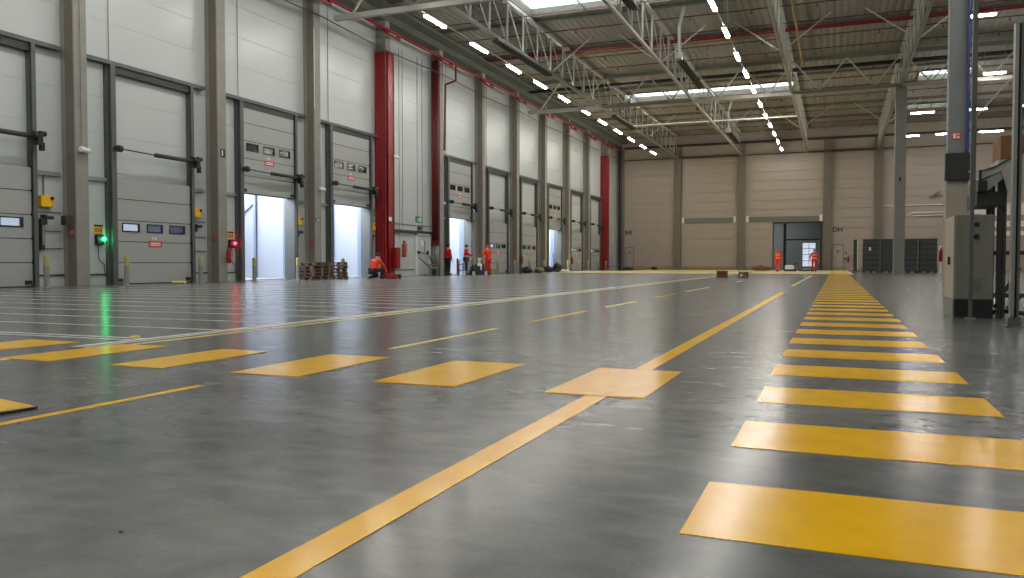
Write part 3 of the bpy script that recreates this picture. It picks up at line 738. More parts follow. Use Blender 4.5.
g = MB(); g.box(3.41, 3.5, 29.23, 29.235, 4.64, 4.8); g.box(3.53, 3.59, 29.23, 29.235, 4.64, 4.72); g.box(3.53, 3.59, 29.23, 29.235, 4.76, 4.8); g.build('pictogram', 'white', s)
t = thing('column_detector', 'small white detector knobs high on the big grey column', 'detector', (3.9, 29.1, 6))
for z in (5.0, 8.6): MB().cyl((3.9, 29.12, z), (3.98, 29.05, z + .02), .05, n=8).build('knob', 'white', t)

# ------------------------------------------------------------------ control cabinet, post and conveyor
t = thing('control_cabinet', 'tall grey control cabinet on a black plinth beside the hatched walkway', 'cabinet', (1.6, 11.8, 0))
bx(1.365, 1.795, 11.4, 12.3, .22, 1.275).build('body', 'cabinet', t, bevel=.008)
bx(1.36, 1.366, 11.43, 12.27, .23, 1.265).build('side_panel', 'cabinet_side', t, label='light beige side panel')
bx(1.38, 1.785, 11.385, 11.401, .235, 1.26).build('door', 'cabinet', t, bevel=.004)
bx(1.355, 1.37, 11.39, 12.31, .0, .22).build('plinth_side', 'cabinet', t)
bx(1.37, 1.795, 11.4, 12.3, 0, .22).build('plinth', 'black', t)
for z in (1.155, 1.01):
    MB().cyl((1.60, 11.37, z), (1.60, 11.386, z), .028, n=14).box(1.59, 1.63, 11.35, 11.372, z - .03, z + .02).build('lock', 'black', t)
MB().cyl((1.345, 11.75, .72), (1.36, 11.75, .72), .035, n=12).box(1.335, 1.36, 11.72, 11.78, .66, .76).build('side_switch', 'black', t)
g = MB()
for i in range(5): g.box(1.53, 1.67, 11.378, 11.386, .36 + i * .028, .372 + i * .028)
g.build('vent_grille', 'seam', t)
t = thing('support_post', 'slender grey post standing right in front of the control cabinet', 'post', (1.53, 11.2, 0))
bx(1.505, 1.545, 11.18, 11.23, 0, 1.35).build('post', 'steel', t); bx(1.50, 1.555, 11.18, 11.23, 1.35, 6.0).build('upper_post', 'steel', t)
bx(1.47, 1.58, 11.15, 11.26, 0, .015).build('foot_plate', 'steel_mid', t)
MB().bar((1.55, 11.2, 2.45), (2.35, 11.2, 3.4), .03, .02).build('tie_bar', 'truss', t)
t = thing('conveyor_post', 'thick grey slotted post at the picture edge before the conveyor', 'post', (1.77, 9.95, 0))
bx(1.72, 1.755, 9.9, 10.0, 0, 3.2).build('flange', 'steel_mid', t); bx(1.755, 1.775, 9.94, 10.0, 0, 3.2).build('web', 'steel_dark', t); bx(1.775, 1.80, 9.9, 10.0, 0, 3.2).build('flange', 'steel', t)
bx(1.68, 1.84, 9.86, 10.04, 0, .015).build('foot_plate', 'steel', t, bevel=.004)
b = MB(); b.bar((1.705, 9.9, .02), (1.735, 9.9, .12), .03); b.box(1.70, 1.82, 9.88, 10.02, .015, .1); b.build('foot_bracket', 'steel', t)

t = thing('conveyor', 'grey inclined belt conveyor on dark legs behind the edge post', 'conveyor', (2.0, 11.6, 0))
# bed side plates rising towards the picture edge
def plate(poly, y0, y1, name, m): return MB().prism(poly, 'y', y0, y1).build(name, m, t)
plate([(1.62, 1.70), (1.66, 1.79), (1.90, 1.90), (2.3, 2.12), (3.2, 2.55), (3.2, 2.43), (2.3, 2.0), (1.86, 1.8)], 11.45, 11.5, 'side_rail', 'conv')
plate([(1.64, 1.66), (1.82, 1.78), (1.88, 1.76), (1.87, 1.70), (1.72, 1.57), (1.64, 1.6)], 11.40, 11.46, 'end_plate', 'conv')
plate([(1.64, 1.72), (1.68, 1.78), (3.2, 2.50), (3.2, 2.44)], 11.5, 12.3, 'belt', 'charcoal')
plate([(1.62, 1.70), (1.66, 1.79), (1.90, 1.90), (2.3, 2.12), (3.2, 2.55), (3.2, 2.43), (2.3, 2.0), (1.86, 1.8)], 12.3, 12.35, 'side_rail', 'conv')
plate([(1.84, 1.80), (1.98, 1.92), (2.12, 1.98), (2.12, 1.66), (2.02, 1.54), (1.92, 1.52), (1.885, 1.66)], 11.3, 11.34, 'guard_plate', 'conv')
MB().path([(1.62, 11.44, 1.80), (1.80, 11.44, 1.86), (1.92, 11.44, 1.93), (2.05, 11.44, 2.03), (3.2, 11.44, 2.62)], .012, 6).build('hand_rope', 'charcoal', t)
bx(1.60, 1.70, 11.3, 11.6, 1.55, 1.69).build('drive_motor', 'black', t, bevel=.01)
bx(1.615, 1.64, 11.34, 11.4, 1.69, 1.82).build('sensor', 'black', t)
bx(1.61, 1.90, 11.45, 12.3, 1.39, 1.56).build('cross_member', 'charcoal', t)
for x, w in ((1.845, .05), (1.905, .035), (2.3, .06)):
    for y in (11.5, 12.3):
        bx(x, x + w, y, y + .07, 0, 1.75).build('leg', 'steel_dark', t)
for z in (.25, .78): bx(1.83, 2.6, 11.6, 11.64, z, z + .05).build('cross_bar', 'charcoal', t)
MB().bar((1.83, 11.55, .12), (2.1, 11.55, .62), .04).build('brace', 'charcoal', t)
MB().bar((1.96, 11.5, .12), (2.4, 11.5, .55), .03).build('brace', 'charcoal', t)
MB().path([(1.84, 11.9, .04), (1.95, 11.6, .08), (2.2, 11.4, .06)], .03, 6).build('cable_bundle', 'black', t)
MB().bar((1.83, 12.35, 1.2), (1.90, 12.35, 1.0), .05).bar((1.90, 12.35, 1.02), (1.90, 12.35, .1), .05).build('light_leg', 'conv', t)
def carton(x0, x1, y0, y1, z0, z1, lab, m='card', name='cardboard_box'):
    t = thing(name, lab, 'box', ((x0 + x1) / 2, (y0 + y1) / 2, z0), 'cartons')
    bx(x0, x1, y0, y1, z0, z1).build('carton', m, t, bevel=.006)
    bx(x0 - .001, x1 + .001, (y0 + y1) / 2 - .03, (y0 + y1) / 2 + .03, z1 - .06, z1 + .002).build('tape', 'masking', t)
carton(2.0, 2.3, 12.35, 12.95, 2.05, 2.36, 'cardboard box riding on the inclined conveyor')
t = thing('box_rest', 'grey roller shelf under the cardboard box', 'shelf', (2.1, 12.6, 1.9)); bx(1.98, 3.0, 12.36, 12.95, 1.98, 2.045).build('shelf', 'conv', t); bx(1.99, 2.03, 12.4, 12.44, 0, 1.98).build('leg', 'charcoal', t)
bx(2.9, 2.94, 12.8, 12.84, 0, 1.98).build('leg', 'charcoal', t)
# cream rails of the line behind
t = thing('roller_line', 'cream sided roller line standing behind the conveyor legs', 'conveyor', (4, 20, 0))
for z0, z1 in ((1.74, 1.94), (1.46, 1.58), (1.27, 1.36)): bx(2.72 if z0 > 1.7 else 3.1, 8.0, 20.0, 20.05, z0, z1).build('side_rail', 'cream', t)
for x in (3.25, 4.6, 6.4, 7.9): bx(x, x + .08, 20.1, 20.18, 0, 1.95).build('leg', 'cream', t)
for i in range(24): MB().cyl((3.3 + i * .19, 20.05, 1.9), (3.3 + i * .19, 20.7, 1.9), .03, n=8).build('roller', 'steel_mid', t)
bx(3.0, 8.0, 20.7, 20.75, 1.74, 1.94).build('side_rail', 'cream', t)
bx(4.2, 5.3, 20.2, 20.7, .9, 1.35).build('blue_guard', 'blue', t, label='blue guard box')

# ------------------------------------------------------------------ back wall fittings
BC = [(-14.86, 'between the far small door and the gateway'), (-8.66, 'next to the gateway and the two grey bars'), (-.84, 'on the other side of the gateway, next to the door mark'), (3.6, 'behind the dark crate stacks'), (9.8, 'behind the big grey column'), (16.0, 'at the picture edge')]
for x, nm in BC:
    t = thing('back_wall_column', 'brown grey column on the back wall ' + nm, 'column', (x, YB - .25, 0), 'back wall columns')
    bx(x - .35, x + .35, YB - .4, YB, 0, 12.3).build('shaft', 'concrete_back', t, bevel=.02)
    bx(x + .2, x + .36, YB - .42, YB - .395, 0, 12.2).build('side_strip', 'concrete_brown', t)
t = thing('downpipe', 'black downpipe in the far corner of the hall', 'pipe', (-20.7, YB - .3, 0)); MB().cyl((-20.75, YB - .25, 0), (-20.75, YB - .25, 12.5), .16, n=12).build('pipe', 'black', t)
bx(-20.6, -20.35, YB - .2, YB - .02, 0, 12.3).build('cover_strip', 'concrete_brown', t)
for x0, x1, lab in ((-14.2, -9.4, 'grey bar across the back wall between two columns'), (-7.95, -1.5, 'grey bar across the back wall over the gateway')):
    t = thing('lintel_bar', lab, 'bar', (x0, YB - .1, 4.68), 'grey bars on the back wall')
    bx(x0, x1, YB - .1, YB, 4.66, 5.15).build('bar', 'seam', t)
    for q in (x0 - .25, x1): bx(q, q + .25, YB - .06, YB, 4.66, 5.25).build('end_cap', 'cream', t)
def small_door(n, x0, x1, z1, lab):
    t = thing('door_%d' % n, lab, 'door', ((x0 + x1) / 2, YB - .03, 0), kind='structure')
    bx(x0 + .06, x1 - .06, YB - .05, YB - .01, .05, z1 - .06).build('leaf', 'panel_back', t)
    b = MB(); b.box(x0, x0 + .06, YB - .07, YB, 0, z1); b.box(x1 - .06, x1, YB - .07, YB, 0, z1); b.box(x0, x1, YB - .07, YB, z1 - .08, z1); b.build('door_frame', 'concrete_back', t)
    bx(x0 + .1, x0 + .28, YB - .09, YB - .05, 1.02, 1.08).build('handle', 'black', t)
    bx((x0 + x1) / 2 - .12, (x0 + x1) / 2 + .12, YB - .06, YB - .05, 1.65, 1.88).build('notice', 'seam', t)
small_door(12, -20.2, -19.35, 2.3, 'small grey door in the back wall beside the corner downpipe')
small_door(13, -.35, .65, 2.45, 'small grey door in the back wall between gateway and crate stacks')
def text_obj(s, x, z, size, lab):
    c = bpy.data.curves.new('wall_mark', 'FONT'); c.body = s; c.size = size; c.extrude = .01; c.offset = .012
    o = bpy.data.objects.new('tmp', c); o.rotation_euler = (PI / 2, 0, 0); COL.objects.link(o)
    dg = bpy.context.evaluated_depsgraph_get(); me = bpy.data.meshes.new_from_object(o.evaluated_get(dg))
    COL.objects.unlink(o); bpy.data.objects.remove(o)
    m = bpy.data.objects.new('wall_mark', me); m.rotation_euler = (PI / 2, 0, 0); m.location = (x, YB - .02, z); COL.objects.link(m)
    me.materials.clear(); me.materials.append(M['charcoal']); tag(m, lab, 'lettering')
text_obj('IHI', -20.3, 3.6, .62, 'dark letters above the small door by the corner')
text_obj('DH', -.35, 3.6, .62, 'dark letters above the small door past the gateway')
# gateway and the room behind
t = thing('gateway', 'grey lined gateway through the back wall into the next hall', 'gateway', ((GX0 + GX1) / 2, YB, 0))
bx(GX0 + .01, GX0 + .08, YB + .01, YB + .9, 0, GZ - .1).build('jamb', 'concrete_back', t); bx(GX1 - .25, GX1 - .01, YB + .01, YB + .9, 0, GZ - .1).build('jamb', 'charcoal', t)
bx(GX0 + .01, GX1 - .01, YB + .01, YB + .9, GZ - .1, GZ - .01).build('header', 'charcoal', t)
YR = YB + 9
b = MB(); b.box(-12, -3.35, YR, YR + .2, 0, 6); b.box(-1.98, 3, YR, YR + .2, 0, 6); b.box(-3.35, -1.98, YR, YR + .2, 2.85, 6)
b.box(-12.2, -12, YB + .25, YR + .2, 0, 6); b.box(3, 3.2, YB + .25, YR + .2, 0, 6); b.box(-12.2, 3.2, YB + .25, YR + .2, 6, 6.2)
tag(b.build('wall_hall', 'backroom', loc=(-4, YR, 0)), 'blue grey walls of the dim hall behind the gateway', 'wall', kind='structure')
t = thing('inner_column', 'dark column just inside the room behind the gateway', 'column', (-5.0, YB + 5, 0)); bx(-4.95, -4.7, YB + 4, YB + 4.3, 0, 5.9).build('shaft', 'charcoal', t)
bx(-4.7, 2.8, YB + 4.1, YB + 4.25, 2.95, 3.1).build('rail', 'charcoal', t)
t = thing('door_14', 'bright glazed door at the end of the room behind the gateway', 'door', (-2.6, YR, 0), kind='structure')
bx(-3.35, -1.98, YR + .08, YR + .1, .3, 2.85).build('glazing', 'backpane', t)
b = MB()
for z in (.3, .93, 1.57, 2.2, 2.82): b.box(-3.35, -1.98, YR + .05, YR + .12, z - .025, z + .025)
for x in (-3.35, -2.69, -2.03): b.box(x, x + .05, YR + .05, YR + .12, .3, 2.85)
b.build('glazing_bars', 'steel_mid', t); bx(-3.35, -1.98, YR + .05, YR + .12, 0, .3).build('kick_panel', 'backroom', t)
lum_proto('x', 1.5, 'added unseen tube light brightening the dim hall behind the gateway', (-6.5, YB + 4.5, 5.2))  # added lamp, out of view, to brighten the room behind the gateway
# fittings near the crates
extinguisher(1.05, YB - .15, .75, 'small red fire extinguisher on the back wall beside the crate stacks')
extinguisher(6.95, 64.9, .0 + .78, 'red fire extinguisher standing out past the dark crate stacks', 'red', 1.7)
t = thing('extinguisher_stand', 'thin white stand carrying the red extinguisher past the crates', 'stand', (6.95, 65.05, 0)); bx(6.85, 7.05, 65.12, 65.18, 0, 1.9).build('stand', 'cream', t); bx(6.8, 7.1, 64.8, 65.2, 0, .03).build('base', 'cream', t)
for x, z, lab in ((.78, 1.55, 'tiny red call point above the extinguisher on the back wall'), (.72, 1.0, 'tiny dark box beside the extinguisher on the back wall')):
    o = bx(x, x + .14, YB - .05, YB, z, z + .16).build('call_point', 'red' if z > 1.2 else 'charcoal', loc=(x, YB, z)); tag(o, lab, 'call point')
t = thing('wall_pipe', 'long pale pipe across the back wall above the crate stacks', 'pipe', (6, YB - .1, 5.9)); MB().cyl((4.0, YB - .1, 5.93), (16, YB - .1, 5.93), .04, n=8).build('pipe', 'cream', t)
t = thing('wall_bracket', 'pale folded bracket frame on the back wall above the crates', 'bracket', (7, YB - .3, 5.1))
MB().path([(5.9, YB - .05, 4.95), (6.35, YB - .3, 5.25), (8.9, YB - .3, 5.25)], .05, 6).path([(5.9, YB - .05, 4.95), (8.9, YB - .25, 5.0)], .04, 6).build('frame', 'cream', t)
t = thing('wall_bracket', 'dark fan shaped bracket on the back wall high beside the big column', 'bracket', (8, YB - .1, 7))
MB().bar((7.8, YB - .2, 6.6), (8.6, YB - .2, 7.1), .1).bar((7.8, YB - .2, 6.6), (8.8, YB - .2, 6.7), .08).build('arm', 'concrete_back', t)
o = bx(4.5 + .4, 5.2, YB - .3, YB, 4.5, 4.62).build('wall_box', 'seam', loc=(5, YB, 4.5)); tag(o, 'small grey box on the back wall over the crates', 'box')

# dark crate stacks
def crate_stack(x0, x1, y0, y1, lab, tiers=6):
    t = thing('crate_stack', lab, 'crates', ((x0 + x1) / 2, (y0 + y1) / 2, 0), 'dark crate stacks')
    b = MB()
    for q in (0, .42, .84): b.box(x0 + q * (x1 - x0), x0 + (q + .16) * (x1 - x0), y0, y1, 0, .1)
    b.box(x0, x1, y0, y1, .1, .14); b.build('pallet', 'charcoal', t)
    h = 2.2 / tiers
    for i in range(tiers):
        z = .15 + i * h
        b = MB(); b.box(x0 + .02, x1 - .02, y0 + .02, y1 - .02, z, z + h); b.box(x0, x1, y0 - .02, y1, z + h - .08, z + h - .035); b.box(x0, x1, y0, y1, z + .01, z + .04)
        n = 7
        for j in range(n + 1):
            xx = x0 + .02 + (x1 - x0 - .08) * j / n; b.box(xx, xx + .04, y0, y0 + .03, z, z + h - .04)
        b.build('crate', 'crate', t)
        bx(x0 + .03, x1 - .03, y0 - .03, y0 - .005, z + h * .45, z + h * .52).build('rim_bar', 'crate_rim', t)
    bx(x0, x1, y0, y1, 2.34, 2.37).build('lid', 'crate', t)
    return t
CS = [(1.15, 1.5, 63.6, 64.6, 'narrow dark crate stack, first from the hatched walkway'), (1.75, 2.87, 62.5, 63.7, 'dark crate stack with a pale label, second from the hatched walkway'), (2.95, 4.05, 62.6, 63.8, 'dark crate stack half hidden by the slim grey column'),
      (4.2, 5.28, 62.6, 63.8, 'dark crate stack just past the slim grey column'), (5.36, 6.46, 62.4, 63.6, 'dark crate stack last in line before the standing extinguisher')]
cs = [crate_stack(*c) for c in CS]
bx(2.15, 2.28, 62.44, 62.465, 1.55, 1.8).build('paper_label', 'white', cs[1], label='small pale paper label')
bx(1.42, 1.47, 63.5, 63.55, .15, 2.35).build('corner_strip', 'cream', cs[0], label='thin pale upright strip')

# ------------------------------------------------------------------ pallet stack
def pallet(x, y, z, ang, lab, lx=.8, ly=1.2):
    t = thing('wooden_pallet', lab, 'pallet', (x, y, z), 'weathered pallets by the open doors')
    def fn_top(m):
        for i in range(5): m.box(x - lx / 2 + i * (lx - .12) / 4, x - lx / 2 + i * (lx - .12) / 4 + .12, y - ly / 2, y + ly / 2, z + .12, z + .142)
        for j in range(3): m.box(x - lx / 2, x + lx / 2, y - ly / 2 + j * (ly - .14) / 2, y - ly / 2 + j * (ly - .14) / 2 + .14, z + .1, z + .12)
    def fn_blk(m):
        for i in range(3):
            for j in range(3): m.box(x - lx / 2 + i * (lx - .12) / 2, x - lx / 2 + i * (lx - .12) / 2 + .12, y - ly / 2 + j * (ly - .14) / 2, y - ly / 2 + j * (ly - .14) / 2 + .14, z + .022, z + .1)
    def fn_bot(m):
        for i in range(3): m.box(x - lx / 2 + i * (lx - .12) / 2, x - lx / 2 + i * (lx - .12) / 2 + .12, y - ly / 2, y + ly / 2, z, z + .022)
    MB().rot(fn_top, ang, (x, y)).build('deck_boards', 'pallet', t); 
    for i in range(3):
        for j in range(3):
            MB().rot(lambda m: m.box(x - lx / 2 + i * (lx - .12) / 2, x - lx / 2 + i * (lx - .12) / 2 + .12, y - ly / 2 + j * (ly - .14) / 2, y - ly / 2 + j * (ly - .14) / 2 + .14, z + .022, z + .1), ang, (x, y)).build('block', 'pallet', t)
    MB().rot(fn_bot, ang, (x, y)).build('bottom_boards', 'pallet', t)
NS = ['lowest', 'second lowest', 'middle', 'second highest', 'topmost']
for i in range(5): pallet(-20.1 + random.uniform(-.04, .04), 28.1 + random.uniform(-.05, .05), .145 * i, random.uniform(-.06, .06), '%s weathered pallet of the stack before the column between the open doors' % NS[i])
for i in range(5): pallet(-20.1 + random.uniform(-.04, .04), 29.42 + random.uniform(-.05, .05), .145 * i, random.uniform(-.06, .06), '%s weathered pallet of the stack closer to the kneeling worker' % NS[i])

# ------------------------------------------------------------------ people
def skinned(name, verts, edges, radii, m, parent, lvl=1, root=0):
    me = bpy.data.meshes.new(name); o = bpy.data.objects.new(name, me); COL.objects.link(o); o.parent = parent
    me.from_pydata(verts, edges, [])
    md = o.modifiers.new('Skin', 'SKIN'); md.use_smooth_shade = True
    if not me.skin_vertices: 
        bm = bmesh.new(); bm.from_mesh(me); bm.verts.layers.skin.verify(); bm.to_mesh(me); bm.free()
    for i, r in enumerate(radii):
        sv = me.skin_vertices[0].data[i]; sv.radius = (r, r) if not isinstance(r, tuple) else r; sv.use_root = (i == root)
    s = o.modifiers.new('Sub', 'SUBSURF'); s.levels = lvl; s.render_levels = lvl
    me.materials.append(M[m])
    return o
def person(lab, loc, heading, J, jacket='hivis', trousers='hivis', head='hair', cap=None, tape=True):
    """J: joint positions in the figure's own frame (x to its right, y ahead, z up)."""
    t = bpy.data.objects.new('person', None); COL.objects.link(t); t.location = loc; t.rotation_euler = (0, 0, heading); ORG[t.name] = Vector((0, 0, 0))
    tag(t, lab, 'person', 'workers')
    V = []; E = []; R = []
    def add(p, r, par=None):
        V.append(tuple(p)); R.append(r)
        if par is not None: E.append((par, len(V) - 1))
        return len(V) - 1
    pel = add(J['pel'], .115); wa = add(J['waist'], .11, pel); ch = add(J['chest'], .125, wa); nk = add(J['neck'], .055, ch)
    H = Vector(J['head']); up = (H - Vector(J['neck'])).normalized(); f = Vector(J.get('face', (0, 1, 0)))
    h1 = add(H - up * .05, .078, nk); h2 = add(H + up * .03, .092, h1); h3 = add(H + up * .09, .07, h2)
    add(H + f * .115 - up * .005, .014, h1)                                 # nose
    for s, a in (('L', -1), ('R', 1)):
        sh = add(J['sh' + s], .062, ch); el = add(J['el' + s], .043, sh); wr = add(J['wr' + s], .028, el)
        W = Vector(J['wr' + s]); d = (W - Vector(J['el' + s])).normalized()
        side = d.cross(Vector((0, 1, 0)) if abs(d.y) < .8 else Vector((0, 0, 1))).normalized(); n = d.cross(side).normalized()
        pm = add(W + d * .07, (.034, .02), wr)
        for q, ln in enumerate((.07, .085, .08, .06)):                     # four fingers, unequal, slightly curled
            b0 = W + d * .10 + side * (.03 - q * .02)
            k1 = add(b0, .010, pm); k2 = add(b0 + d * ln * .55 + n * .012, .009, k1); add(b0 + d * ln * .85 + n * .035, .008, k2)
        th = add(W + d * .045 + side * .045 + n * .01, .011, pm); add(W + d * .085 + side * .06 + n * .03, .009, th)
        hp = add(J['hip' + s], .09, pel); kn = add(J['kn' + s], .058, hp); an = add(J['an' + s], .036, kn)
        add(Vector(J['an' + s]) + Vector(J.get('toe' + s, (0, .16, -.05))), .03, an)
    skinned('body', V, E, R, 'skin', t)
    # jacket
    jv = [J['pel'], J['waist'], J['chest'], tuple(Vector(J['chest']).lerp(Vector(J['neck']), .7))]; je = [(0, 1), (1, 2), (2, 3)]; jr = [(.185, .135), (.18, .13), (.2, .145), (.12, .1)]
    for s in 'LR':
        n = len(jv); w = tuple(Vector(J['wr' + s]).lerp(Vector(J['el' + s]), .12))
        jv += [J['sh' + s], tuple(Vector(J['sh' + s]).lerp(Vector(J['el' + s]), .5)), J['el' + s], w]; je += [(2, n), (n, n + 1), (n + 1, n + 2), (n + 2, n + 3)]; jr += [.085, .075, .065, .05]
    jk = skinned('jacket', jv, je, jr, jacket, t, 2)
    if tape:
        for q, hh in ((.3, 'waist'), (.0, 'chest')):
            c = Vector(J[hh]) + Vector((0, 0, -.02)); 
            m = MB().lathe((c.x, c.y, c.z), [(.198, -.03), (.204, 0), (.198, .03)], 16); 
            m.v = [(c.x + (x - c.x), c.y + (y - c.y) * .76, z) for x, y, z in m.v]
            me_ = m.build('reflective_band', 'reflex', t)
    tv = [J['pel']]; te = []; tr = [(.165, .13)]
    for s in 'LR':
        n = len(tv); a = tuple(Vector(J['an' + s]).lerp(Vector(J['kn' + s]), .1))
        tv += [J['hip' + s], tuple(Vector(J['hip' + s]).lerp(Vector(J['kn' + s]), .5)), J['kn' + s], a]; te += [(0, n), (n, n + 1), (n + 1, n + 2), (n + 2, n + 3)]; tr += [.11, .1, .08, .066]
        A = Vector(J['an' + s]); T = Vector(J.get('toe' + s, (0, .16, -.05))); dd = Vector((T.x, T.y, 0)).normalized() if Vector((T.x, T.y, 0)).length > .01 else Vector((0, 1, 0))
        sd = Vector((-dd.y, dd.x, 0)); bb_ = []
        z0 = A.z - .085
        for u, hgt, w_ in ((-.07, .13, .045), (.06, .12, .05), (.13, .07, .05), (.2, .045, .035)):
            for z_ in (z0, z0 + hgt):
                for e in (-1, 1): bb_.append(A * 1 + dd * u + sd * (e * w_) - Vector((0, 0, A.z)) + Vector((0, 0, z_)))
        fs = []
        for g_ in range(3):
            o_ = g_ * 4; fs += [(o_, o_ + 1, o_ + 5, o_ + 4), (o_ + 2, o_ + 6, o_ + 7, o_ + 3), (o_, o_ + 4, o_ + 6, o_ + 2), (o_ + 1, o_ + 3, o_ + 7, o_ + 5)]
        fs += [(0, 2, 3, 1), (12, 13, 15, 14)]
        MB().add(bb_, fs).build('boot', 'boot', t, bevel=.012)
    skinned('trousers', tv, te, tr, trousers, t, 2)
    # hair, cap or hood
    b = MB(); c = H + up * .035 - f * .012; n = 14; m_ = 7; vs = []
    rr = .112 if cap else .108
    for i in range(m_ + 1):
        th = PI * (.62 if cap != 'hood' else .8) * i / m_
        for k in range(n):
            ph = 2 * PI * k / n; v = Vector((math.sin(th) * math.cos(ph) * .92, math.sin(th) * math.sin(ph) * 1.05, math.cos(th) * 1.08)) * rr
            if f.dot(v.normalized()) > .45 and v.z < .045: v = v * .8 + Vector((0, 0, .02))
            vs.append(c + v)
    b.add(vs, [(i * n + k, i * n + (k + 1) % n, (i + 1) * n + (k + 1) % n, (i + 1) * n + k) for i in range(m_) for k in range(n)])
    nm = {'hood': 'hood', 'cap': 'cap', None: 'hair'}[cap]
    b.build(nm, head, t, smooth=True)
    for s in (-1, 1):
        e = H + f * .083 + f.cross(Vector((0, 0, 1))).normalized() * (s * .033) + up * .02
        MB().blob(e + Vector((0, 0, 0)), .012, 8, 1).build('eye', 'hair', t)
    return t
def stand(**k):
    J = dict(pel=(0, 0, .95), waist=(0, 0, 1.1), chest=(0, .01, 1.33), neck=(0, .01, 1.49), head=(0, .03, 1.61), face=(0, 1, 0),
             shL=(-.19, 0, 1.41), shR=(.19, 0, 1.41), elL=(-.26, -.03, 1.13), elR=(.26, -.03, 1.13), wrL=(-.27, .06, .88), wrR=(.27, .06, .88),
             hipL=(-.1, 0, .9), hipR=(.1, 0, .9), knL=(-.11, .02, .5), knR=(.11, .02, .5), anL=(-.12, 0, .09), anR=(.12, 0, .09))
    J.update(k); return J
def az(x, y): return math.atan2(-x, y)          # heading whose forward is (x, y)
person('person in bright orange workwear and hood walking towards the gateway', (-4.22, 66.6, 0), az(.1, 1), stand(knL=(-.11, .12, .52), anL=(-.11, .2, .1), anR=(.1, -.16, .11), elR=(.28, -.05, 1.14), wrR=(.3, .05, .9)), 'hivis', 'hivis', 'hivis', 'hood')
person('person in dark red workwear standing before the bright glazed door', (-1.6, 67.6, 0), az(.1, -1), stand(elL=(-.3, .0, 1.16), elR=(.3, .02, 1.14), wrL=(-.32, .08, .93), wrR=(.31, .1, .93)), 'hivis_red', 'hivis_red', 'hair', None)
person('person with black hair and red jacket reaching down to the marking machines', (-20.0, 42.7, 0), az(.95, .35), stand(elR=(.28, .14, 1.2), wrR=(.22, .38, 1.08), elL=(-.25, .12, 1.18), wrL=(-.17, .36, 1.06)), 'hivis_red', 'trouser_dark', 'hair', None)
person('person in orange jacket and red trousers turned to the sixth dock door', (-19.1, 43.85, 0), az(-.9, .5), stand(head=(.03, .06, 1.63), elL=(-.29, .06, 1.2), wrL=(-.18, .26, 1.1), elR=(.27, .08, 1.18), wrR=(.2, .3, 1.12)), 'hivis', 'hivis_red', 'hivis_red', 'hood', False)
person('person in red jacket and dark trousers half hidden beside the column with red risers', (-20.55, 41.42, 0), az(.3, 1), stand(), 'hivis_red', 'trouser_dark', 'hair', None, False)
kn = dict(pel=(0, -.12, .36), waist=(0, -.06, .5), chest=(0, .04, .72), neck=(0, .1, .87), head=(0, .17, .98), face=(0, .9, -.4),
          shL=(-.19, .05, .79), shR=(.19, .05, .79), elL=(-.27, .2, .56), elR=(.25, .24, .56), wrL=(-.18, .42, .42), wrR=(.17, .45, .42),
          hipL=(-.11, -.1, .34), hipR=(.11, -.1, .34), knL=(-.15, .3, .1), knR=(.16, .28, .42), anL=(-.14, -.14, .1), anR=(.16, .2, .09), toeL=(0, -.16, -.04))
person('person kneeling in an orange jacket and dark trousers by the tall red casing', (-18.4, 30.1, 0), az(.25, 1), kn, 'hivis', 'trouser_dark', 'hair', None, False)
t = thing('tool_bag', 'red tool bag on the floor beside the kneeling person', 'bag', (-18.0, 30.5, 0))
bx(-17.95, -17.5, 30.2, 30.5, 0, .22).build('bag', 'red', t, bevel=.05); MB().path([(-17.87, 30.35, .2), (-17.8, 30.35, .3), (-17.65, 30.35, .3), (-17.57, 30.35, .2)], .015, 6).build('handle', 'black', t)
t = thing('paint_pot', 'small dark pot on the floor past the kneeling person', 'pot', (-17.9, 31.3, 0)); MB().lathe((-17.9, 31.3, 0), [(.07, 0), (.08, .16), (.085, .16), (.085, .18), (.06, .18)], 12).build('pot', 'charcoal', t)

# ------------------------------------------------------------------ machines and clutter on the floor
def marking_machine(x, y, ang, lab, c):
    t = thing('marking_machine', lab, 'line marking machine', (x, y, 0), 'line marking machines')
    def R(fn): m = MB(); m.rot(fn, ang, (x, y)); return m
    R(lambda m: m.box(x - .45, x + .4, y - .2, y + .2, .2, .28).box(x - .4, x + .1, y - .16, y + .16, .28, .5)).build('chassis', 'charcoal', t)
    R(lambda m: m.lathe((x + .2, y, .28), [(.15, 0), (.16, .3), (.17, .31), (.1, .36), (0, .37)], 12)).build('paint_tank', c, t)
    for dx, w in ((-.32, .2), (-.32, -.2), (.38, .0)):
        R(lambda m, dx=dx, w=w: m.cyl((x + dx, y + w - .03, .14), (x + dx, y + w + .03, .14), .14, n=14)).build('wheel', 'black', t)
    R(lambda m: m.path([(x - .4, y - .18, .3), (x - .75, y - .2, .95), (x - .75, y + .2, .95), (x - .4, y + .18, .3)], .02, 6)).build('handlebar', 'steel_mid', t)
    R(lambda m: m.cyl((x - .2, y - .1, .5), (x - .2, y + .1, .5), .12, n=12)).build('engine', 'steel_dark', t)
marking_machine(-19.65, 43.75, 1.2, 'line marking machine with a dark tank beside the black haired person', 'trouser_dark')
marking_machine(-19.2, 42.5, 1.3, 'line marking machine with a white tank between two standing persons', 'white')
marking_machine(-19.9, 45.3, 1.5, 'line marking machine with an orange tank behind the orange clad person', 'orange_box')
